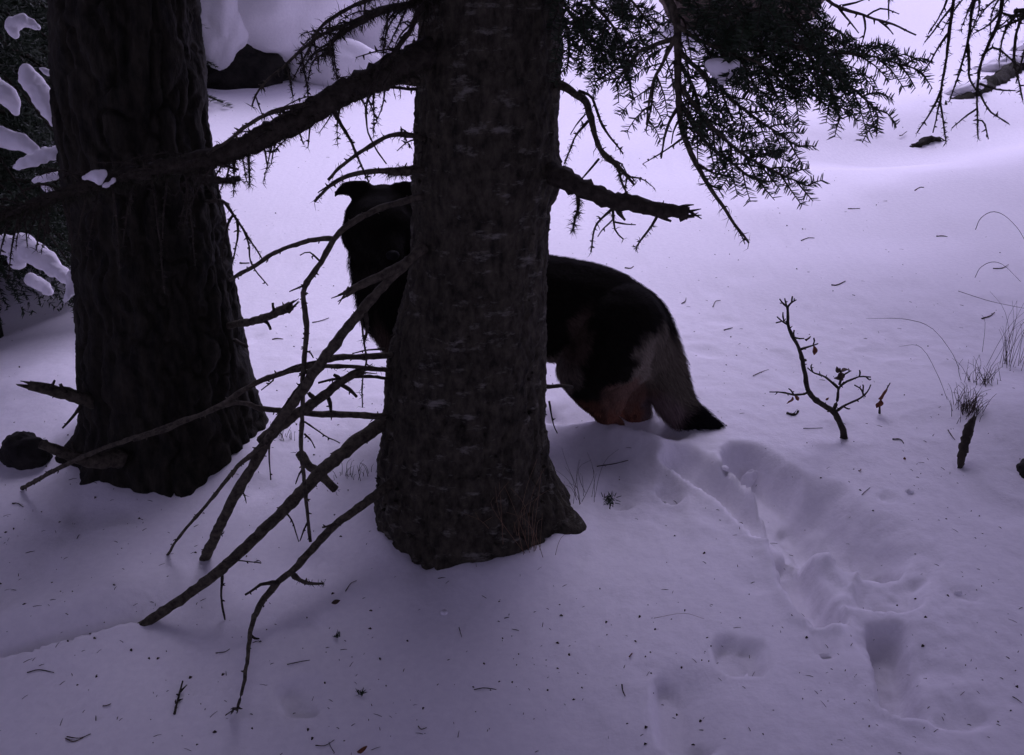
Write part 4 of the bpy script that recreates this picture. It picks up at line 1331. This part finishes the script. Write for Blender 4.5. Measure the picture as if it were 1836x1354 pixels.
def attr_mat(name, rough):
    m = bpy.data.materials.new(name)
    m.use_nodes = True
    N, L = m.node_tree.nodes, m.node_tree.links
    b = N['Principled BSDF']
    at_ = N.new('ShaderNodeAttribute'); at_.attribute_name = 'coat'
    L.new(at_.outputs['Color'], b.inputs['Base Color'])
    b.inputs['Roughness'].default_value = rough
    b.inputs['Specular IOR Level'].default_value = .04
    return m


M_coat = attr_mat('dog_coat', .85)


def set_coat(me, cols):
    ca = me.color_attributes.new('coat', 'FLOAT_COLOR', 'POINT')
    ca.data.foreach_set('color', np.c_[cols, np.ones(len(cols))].astype(np.float32).ravel())


set_coat(body_me, coat(co))
body_me.materials.clear(); body_me.materials.append(M_coat)
body_me.shade_smooth()
body = link('body', body_me, dog)
# fur
body_me.calc_loop_triangles()
nt = len(body_me.loop_triangles)
tv = np.empty(nt * 3, np.int32); body_me.loop_triangles.foreach_get('vertices', tv); tv = tv.reshape(-1, 3)
e1, e2 = co[tv[:, 1]] - co[tv[:, 0]], co[tv[:, 2]] - co[tv[:, 0]]
ar = np.linalg.norm(np.cross(e1, e2), axis=1)
fr = np.random.default_rng(4)
NF = 90000
pick = fr.choice(nt, NF, p=ar / ar.sum())
w1, w2 = fr.uniform(0, 1, NF), fr.uniform(0, 1, NF)
sw = w1 + w2 > 1
w1[sw], w2[sw] = 1 - w1[sw], 1 - w2[sw]
root = co[tv[pick, 0]] + e1[pick] * w1[:, None] + e2[pick] * w2[:, None]
nn = norm(no[tv[pick, 0]])
fu, fv = side_uv(root)
flow = np.tile(np.array([.75, 0, -.65]), (NF, 1))
hd = (fu < 740) & (fv < 480)
flow[hd] = np.array([0, .25, -1.0])
flow[(fu < 740) & (fv >= 480)] = np.array([-.1, 0, -1.0])
lg = (fv > 660) & (fu > 1000) & (fu < 1160)
flow[lg] = np.array([.2, 0, -1.0])
tl_ = (fu > 1165) & (fv > 560)
flow[tl_] = np.array([.45, 0, -.9])
flow[(fu > 1215) & (fv > 700)] = np.array([.9, 0, -.35])
flow = flow + fr.normal(0, .22, (NF, 3)) + .5 * np.stack([fbm(root * 10 + c, 2) for c in (0, 7, 19)], 1)
tg = norm(flow - nn * (flow * nn).sum(1, keepdims=True))
ln = np.full(NF, .026)
ln[hd] = .014
ear = (fv < 365) & (fu < 800)
ln[ear] = .005
ln[(fu < 740) & (fv > 430)] = .036
ln[lg] = .012
ln[(fu > 990) & (fu < 1170) & (fv < 660)] = .022
ln[tl_] = .040
ln = ln * fr.uniform(.5, 1.2, NF)
d1 = norm(tg + nn * fr.uniform(.25, .5, (NF, 1)))
d2 = norm(tg + nn * .08 + np.array([0, 0, -.12]))
mid = root + d1 * (ln * .5)[:, None]
tip = mid + d2 * (ln * .5)[:, None]
side = norm(np.cross(d1, nn)) * fr.uniform(.0006, .0013, (NF, 1))
V = np.stack([root - side - nn * .001, root + side - nn * .001, mid + side * .8, mid - side * .8, tip], 1).reshape(-1, 3)
kk = np.arange(NF) * 5
fq = np.stack([kk, kk + 1, kk + 2, kk + 3], 1).tolist() + np.stack([kk + 3, kk + 2, kk + 4], 1).tolist()
fm = bpy.data.meshes.new('dog_fur')
fm.from_pydata(V.tolist(), [], fq)
fc = coat(root) * fr.uniform(.6, 1.5, (NF, 1))
set_coat(fm, np.repeat(fc, 5, 0))
fm.materials.append(M_coat)
link('fur', fm, dog, 'stuff')
M_eye = material('dog_eye', (.02, .010, .006), (.03, .016, .010), rough=.12, bump=0, spec=.6)
M_nose = material('dog_nose', (.006, .006, .006), (.009, .009, .009), scale=120, rough=.7, bump=.3, dist=.002, spec=.15)
for x in (664, 710):
    link('eye', blob_mesh('eye', at(x, 398, D - .222), (.011, .010, .010), M_eye, 1., amp=0, sub=(16, 10)), dog)
link('nose', blob_mesh('nose', at(704, 458, D - .302), (.020, .014, .015), M_nose, 2., amp=.1, sub=(20, 12)), dog)

# ------------------------------------------------------------------ beech sapling
sb = gnd(1515, 782)
Ys = sb[1]
sap = thing('beech_sapling', 'small leafless sapling with a few shrivelled brown leaves', 'sapling', sb)


def sg_branch(pts, r0, r1, name='branch', parent=None):
    return branch(parent or sap, [(a, b, Ys + dy) for a, b, dy in pts], r0 * .78, r1 * .9, 34, 0, name=name, mat=M_twig, sides=7)[0]


def leaf_mesh(c, ln, wd, dirv, seed, mat):
    r = np.random.default_rng(seed)
    d = norm(dirv)
    s = norm(np.cross(d, r.normal(0, 1, 3) + np.array([0, -2, 0])))
    n = np.cross(s, d)
    t = np.linspace(0, 1, 9)
    wv = wd * np.sin(np.clip(t, .03, .97) * math.pi) ** .8 * (1 - .25 * t) * .5
    m = MB()
    cen = np.asarray(c) + d * (t * ln)[:, None] + n * (.22 * ln * np.sin(t * 3.0 + r.uniform(0, 2)))[:, None]
    Lf = cen - s * wv[:, None] + n * (wv * r.uniform(.4, .9))[:, None]
    Rt = cen + s * wv[:, None] + n * (wv * r.uniform(.3, .8) + .1 * wd * np.sin(t * 9))[:, None]
    th = n * .0006
    V = np.vstack([Lf, cen, Rt, Lf - th, cen - th, Rt - th])
    f = []
    for k in range(8):
        for (a0, b0, fl) in ((0, 9, 0), (9, 18, 0), (27, 36, 1), (36, 45, 1)):
            q = [a0 + k, a0 + k + 1, b0 + k + 1, b0 + k]
            f.append(q[::-1] if fl else q)
        f.append([k, 27 + k, 28 + k, k + 1]); f.append([18 + k, 19 + k, 46 - 1 + k + 1, 45 + k])
    m.add(V, f)
    return m.mesh('leaf', mat)


st = sg_branch([(1515, 790, 0), (1512, 772, 0), (1505, 756, 0), (1498, 741, 0), (1489, 734, .0), (1462, 717, -.02), (1448, 697, -.03), (1441, 660, -.04), (1433, 627, -.05), (1421, 603, -.06), (1413, 582, -.06), (1412, 549, -.06)], 7.5, 2.6, 'stem')
for pts, r0 in [([(1412, 551, -.06), (1404, 544, -.06), (1398, 536, -.06)], 2.4), ([(1412, 551, -.06), (1419, 543, -.06), (1428, 538, -.07)], 2.4), ([(1411, 549, -.06), (1408, 540, -.07), (1407, 535, -.07)], 1.8),
                ([(1419, 544, -.06), (1420, 537, -.06), (1421, 531, -.06)], 2), ([(1413, 583, -.06), (1402, 576, -.07), (1393, 568, -.08)], 2.4), ([(1406, 579, -.07), (1404, 568, -.07), (1404, 560, -.07)], 1.8), ([(1403, 576, -.07), (1396, 578, -.08), (1391, 579, -.08)], 1.6),
                ([(1434, 627, -.05), (1452, 621, -.06), (1467, 616, -.07)], 2.6), ([(1458, 619, -.06), (1460, 612, -.06), (1459, 606, -.06)], 1.7), ([(1422, 604, -.06), (1432, 607, -.07), (1442, 607, -.08)], 2), ([(1424, 604, -.06), (1423, 598, -.06), (1424, 592, -.06)], 1.6),
                ([(1448, 697, -.03), (1446, 706, -.04), (1424, 708, -.06), (1400, 703, -.08), (1380, 703, -.09)], 3), ([(1424, 708, -.06), (1418, 700, -.07), (1414, 697, -.07)], 1.8),
                ([(1494, 737, 0), (1502, 716, .02), (1504, 696, .03), (1514, 686, .03), (1530, 680, .03), (1545, 675, .02), (1561, 676, .02)], 4), ([(1541, 676, .02), (1542, 668, .02), (1541, 664, .02)], 2.2), ([(1552, 675, .02), (1559, 681, .02), (1562, 680, .02)], 1.8),
                ([(1504, 696, .03), (1492, 686, .02), (1478, 676, .0), (1458, 668, -.02), (1448, 660, -.03)], 3), ([(1458, 668, -.02), (1454, 658, -.02), (1456, 653, -.02)], 1.8), ([(1505, 690, .03), (1508, 676, .03), (1506, 660, .03)], 2.6), ([(1508, 676, .03), (1520, 668, .03), (1526, 665, .03)], 2),
                ([(1499, 737, 0), (1512, 729, -.02), (1530, 721, -.04), (1547, 711, -.05), (1556, 701, -.06), (1561, 690, -.06)], 3.4), ([(1548, 710, -.05), (1544, 698, -.05), (1532, 690, -.05)], 2), ([(1547, 703, -.05), (1548, 694, -.05), (1547, 690, -.05)], 1.6), ([(1512, 729, -.02), (1520, 733, -.03), (1524, 733, -.03)], 2)]:
    sg_branch(pts, r0, 1.2)
for k, (x, y, l, w, d) in enumerate([(1458, 619, .034, .018, (.2, 0, -1)), (1442, 606, .022, .018, (.8, 0, .1)), (1418, 710, .030, .020, (-.2, 0, -1)), (1424, 708, .026, .014, (.5, 0, -.6)), (1500, 680, .036, .026, (.6, .3, .3)), (1508, 672, .032, .024, (.5, -.3, .5)), (1511, 682, .03, .02, (-.7, 0, .2)), (1438, 644, .018, .012, (.6, 0, -.2)), (1502, 668, .02, .016, (-.2, 0, .8))]):
    link('leaf', leaf_mesh(at(x, y, Ys - .04 if x < 1480 else Ys + .025), l, w, d, 200 + k, M_leaf if k in (2, 3, 0) else M_leaf_dull), sap)
lf = gnd(1578, 742)
lt = thing('leafy_twig', 'short upright twig with two red-brown leaves beside the sapling', 'twig', lf)
branch(lt, [(1577, 746, lf[1]), (1578, 720, lf[1]), (1586, 705, lf[1]), (1596, 686, lf[1])], 1.8, 1, 20, name='stem')
link('leaf', leaf_mesh(at(1572, 712, lf[1] - .01), .045, .026, (.9, 0, .55), 301, M_leaf), lt)
link('leaf', leaf_mesh(at(1577, 715, lf[1] - .01), .036, .028, (-.1, 0, -1), 302, M_leaf), lt)

# ------------------------------------------------------------------ dry grass
def tuft(label, px, py, n, hts, spread, mat, seed, lean=(0, 0, 0), name='grass_tuft', w=.0012):
    r = np.random.default_rng(seed)
    g = gnd(px, py)
    m = MB()
    for _ in range(n):
        b = g + np.array([r.normal(0, spread[0]), r.normal(0, spread[1]), 0])
        b[2] = H1(b[0], b[1]) - .01
        h = r.uniform(*hts)
        d = norm(np.array([r.normal(0, .3), r.normal(0, .25), 1]) + np.array(lean))
        e = norm(d + np.array([r.normal(0, .45), r.normal(0, .3), -r.uniform(0, .7)]))
        Q = smooth(np.array([b, b + d * h * .45, b + d * h * .7 + e * h * .1, b + d * h * .7 + e * h * .4]), 10)
        m.tube(Q, np.linspace(w, w * .4, 10), 3, .05)
    return top(name, m.mesh(name, mat, flat=True), label, 'grass')


tuft('dense pale grass tuft leaning beside the greenish stub', 1735, 735, 90, (.03, .10), (.018, .03), M_straw_dark, 1, (.1, 0, 0))
tuft('tangled dark stems between the grass tuft and the tall stalks', 1762, 685, 40, (.03, .12), (.03, .03), M_straw_dark, 2)
tuft('tall thin dry stalks standing at the snow edge above the tuft', 1812, 655, 34, (.10, .33), (.05, .04), M_straw_dark, 3, (0, 0, .6), w=.0010)
tuft('reddish straws leaning against the foot of the fir trunk', 925, 1016, 26, (.08, .26), (.05, .012), M_straw, 4, (-.25, -.05, .6), w=.0009)
tuft('thin straws and stems beside the root of the fir', 1040, 900, 14, (.06, .2), (.03, .03), M_straw_dark, 5, w=.0008)
tuft('short grass peeping out left of the fir trunk', 640, 855, 30, (.02, .06), (.04, .012), M_straw_dark, 6)
tuft('little dark grass tuft under the crossing dead boughs', 505, 790, 26, (.02, .05), (.02, .015), M_straw_dark, 7)


def stalk(pts, label, r=.9, mat=M_straw_dark):
    m = MB()
    W_ = to_world(pts)
    Q = smooth(W_, 24)
    m.tube(Q, np.linspace(r, r * .5, 24) * .62 * depth(Q[0]) / F, 4, .05)
    return top('grass_stalk', m.mesh('grass_stalk', mat), label, 'grass')


g1 = gnd(1748, 436)
stalk([(1749, 412, 3.9), (1758, 392, 3.9), (1778, 380, 3.88), (1800, 386, 3.86), (1825, 410, 3.84), (1842, 440, 3.82)], 'bent grass stalk arching highest on the slope by the tall stalks', 1.2)
stalk([(1748, 498, 3.5), (1758, 480, 3.5), (1778, 470, 3.48), (1800, 476, 3.46), (1830, 505, 3.44)], 'bent grass stalk arching just below the highest one', 1.0)
stalk([(1720, 660, 'g'), (1705, 630, 3.1), (1670, 588, 3.08), (1620, 572, 3.06), (1553, 573, 'g')], 'long thin grass blade bowed down toward the sapling', .8)
stalk([(1698, 720, 'g'), (1680, 670, 3.0), (1650, 622, 2.98), (1612, 620, 'g')], 'shorter bowed blade below the long thin one', .7)
stalk([(1172, 1112, 'g'), (1225, 1104, 'g'), (1262, 1113, 'g')], 'pale bent straw lying on the snow beside the prints', .6, M_straw)
stalk([(1718, 522, 3.5), (1775, 540, 3.45), (1836, 553, 3.4)], 'straight straw lying slantwise among the tall stalks', .9)

# fir seedling by the root
sd_ = gnd(1093, 905)
seedling = thing('fir_seedling', 'tiny green fir seedling sprouting by the root of the fir', 'seedling', sd_)
m = MB()
m.tube(np.array([sd_ + [0, 0, -.01], sd_ + [.002, 0, .02], sd_ + [0, 0, .045]]), [.002, .0016, .001], 5, .05)
link('stem', m.mesh('stem', M_twig), seedling)
m = MB()
n_ = 70
bb = sd_ + np.stack([fr.normal(0, .008, n_), fr.normal(0, .006, n_), fr.uniform(.022, .046, n_)], 1)
dd_ = norm(fr.normal(0, 1, (n_, 3)) + [0, 0, .3])
m.blades(bb, norm(np.cross(dd_, [0, 1, .2])) * .0011, bb + dd_ * .012, bb + dd_ * .018)
link('needles', m.mesh('needles', M_needle, flat=True), seedling, 'stuff')

# ------------------------------------------------------------------ litter on the snow
def lying(pts_px, r, mat, name, label, cat, group, sp=0):
    W_ = np.array([gnd(a, b) + [0, 0, .0025] for a, b in pts_px])
    Q = smooth(W_, max(6, len(W_) * 4))
    m = MB()
    R = np.linspace(r, r * .6, len(Q)) * depth(Q[0]) / F
    m.tube(Q, R, 5, .15)
    if sp:
        spurs(m, Q, R, sp, (.006, .02), int(pts_px[0][0]))
    return top(name, m.mesh(name, mat), label, cat, group)


lr0 = np.random.default_rng(5)
G1 = 'bits of twig fallen on the snow'
for pts in [[(50, 1215), (98, 1213)], [(515, 1194), (535, 1187), (556, 1187)], [(120, 1322), (140, 1326), (163, 1319)], [(118, 1326), (135, 1332), (150, 1326)], [(22, 904), (30, 909), (42, 911)], [(1115, 1232), (1121, 1251)], [(823, 1132), (828, 1147)],
            [(1490, 517), (1515, 510)], [(1436, 436), (1460, 430)], [(1278, 552), (1292, 540)], [(1222, 545), (1230, 535)], [(1298, 594), (1313, 590)], [(1350, 676), (1378, 664)], [(1678, 430), (1698, 428)], [(1760, 573), (1783, 562)], [(1780, 484), (1808, 476)],
            [(1120, 485), (1136, 480)], [(1520, 378), (1542, 375)], [(1640, 344), (1656, 340)], [(1570, 372), (1590, 366)], [(1570, 250), (1582, 246)], [(1612, 247), (1625, 242)], [(488, 610), (508, 609)], [(430, 475), (448, 478)], [(560, 580), (590, 572)],
            [(600, 1354), (590, 1334)], [(566, 1340), (600, 1330)], [(387, 1174), (412, 1166)], [(460, 1008), (468, 1011)], [(1700, 770), (1712, 790)], [(1600, 790), (1620, 798)], [(1815, 1250), (1832, 1262)], [(1545, 890), (1560, 876)],
            [(1440, 770), (1475, 766)], [(1070, 838), (1095, 842), (1126, 832)], [(185, 1268), (200, 1266)], [(620, 1068), (640, 1050)], [(750, 1307), (765, 1308)], [(850, 1240), (890, 1240)]]:
    lying([pts[0], ((pts[0][0] + pts[-1][0]) / 2 + lr0.normal(0, 2), (pts[0][1] + pts[-1][1]) / 2 + lr0.normal(0, 2.5)), pts[-1]], lr0.uniform(.7, 1.4), M_litter if lr0.uniform() < .6 else M_leaf_dull, 'fallen_twig', 'thin bit of twig fallen flat on the open snow', 'twig', G1)
lying([(313, 1283), (320, 1255), (328, 1226)], 2.6, M_twig, 'fallen_twig', 'stout little knobbly twig lying alone below the long dead bough', 'twig', None, 60)
lying([(1410, 742), (1425, 745), (1432, 738)], 2.2, M_twig, 'fallen_twig', 'forked dark twig scrap beside the sapling stem', 'twig', None, 120)
for k, (x, y, l, w, mat, lab) in enumerate([(595, 1090, .022, .013, M_leaf_dull, 'folded dull brown leaf lying alone before the fir trunk'), (1618, 826, .014, .010, M_leaf, 'small orange leaf flake to the right of the sapling, near the stub'), (1538, 846, .012, .009, M_leaf, 'small orange leaf flake below the sapling by the trail'),
                                           (1126, 1181, .012, .009, M_leaf, 'tiny red leaf crumb on the bare snow right of the trunk'), (640, 1352, .022, .012, M_leaf, 'dark red scale at the bottom edge of the snow'), (1480, 718, .014, .010, M_leaf, 'reddish leaf scrap lying under the sapling branches')]):
    g = gnd(x, y) + np.array([0, 0, .004])
    top('fallen_leaf', leaf_mesh(g, l, w, (.9, .3, .15), 400 + k, mat), lab, 'leaf')
for k, (x, y, lab) in enumerate([(646, 1248, 'starry green needle cluster on the bare snow below the trunk'), (605, 1146, 'small arched needle sprig below the dull brown leaf'), (465, 1320, 'x')][:2]):
    g = gnd(x, y)
    m = MB()
    n_ = 16
    bb = g + np.stack([fr.normal(0, .003, n_), fr.normal(0, .003, n_), np.full(n_, .003)], 1)
    dd_ = norm(np.abs(fr.normal(0, 1, (n_, 3))) * [1, 1, .5] * np.where(fr.uniform(0, 1, (n_, 3)) < .5, -1, 1) + [0, 0, .6])
    m.blades(bb, norm(np.cross(dd_, [0, 1, .2])) * .0012, bb + dd_ * .010, bb + dd_ * .016)
    top('needle_sprig', m.mesh('needle_sprig', M_needle, flat=True), lab, 'sprig')
# uncountable needles and bark crumbs
lr = np.random.default_rng(21)
m = MB()
n_ = 3400
pxs = lr.uniform(-40, 1880, n_)
pys = 1354 - (1354 - 150) * lr.uniform(0, 1, n_) ** 1.0
cand = []
for x, y in zip(pxs, pys):
    dens = .5 + .5 * float(vnoise(np.array([x * .006, y * .006, 3.3])))
    if lr.uniform() > dens:
        continue
    p = ground_xy(x, y)
    if p[1] > 12:
        continue
    cand.append(p)
cand = np.array(cand)
cand[:, 2] = height(cand[:, 0], cand[:, 1])
for p in cand:
    a = lr.uniform(0, math.pi)
    d = np.array([math.cos(a), math.sin(a), 0])
    if lr.uniform() < .5:
        l = .0025 + .009 * lr.uniform() ** 2.5
        w = lr.uniform(.0004, .0009)
        m.tube(np.array([p - d * l, p + [0, 0, .0015], p + d * l + [0, 0, .001]]), [w, w, w * .5], 4, .1)
    else:
        s_ = .001 + .0032 * lr.uniform() ** 2.2
        m.tube(np.array([p - d * s_, p + [0, 0, s_ * .5], p + d * s_]), [s_ * .3, s_ * .7, s_ * .25], 5, .3)
lt_ = link('needle_litter', m.mesh('needle_litter', M_litter, flat=True), None, 'stuff')
tag(lt_, 'dark needles and bark crumbs scattered over the snow', 'litter')
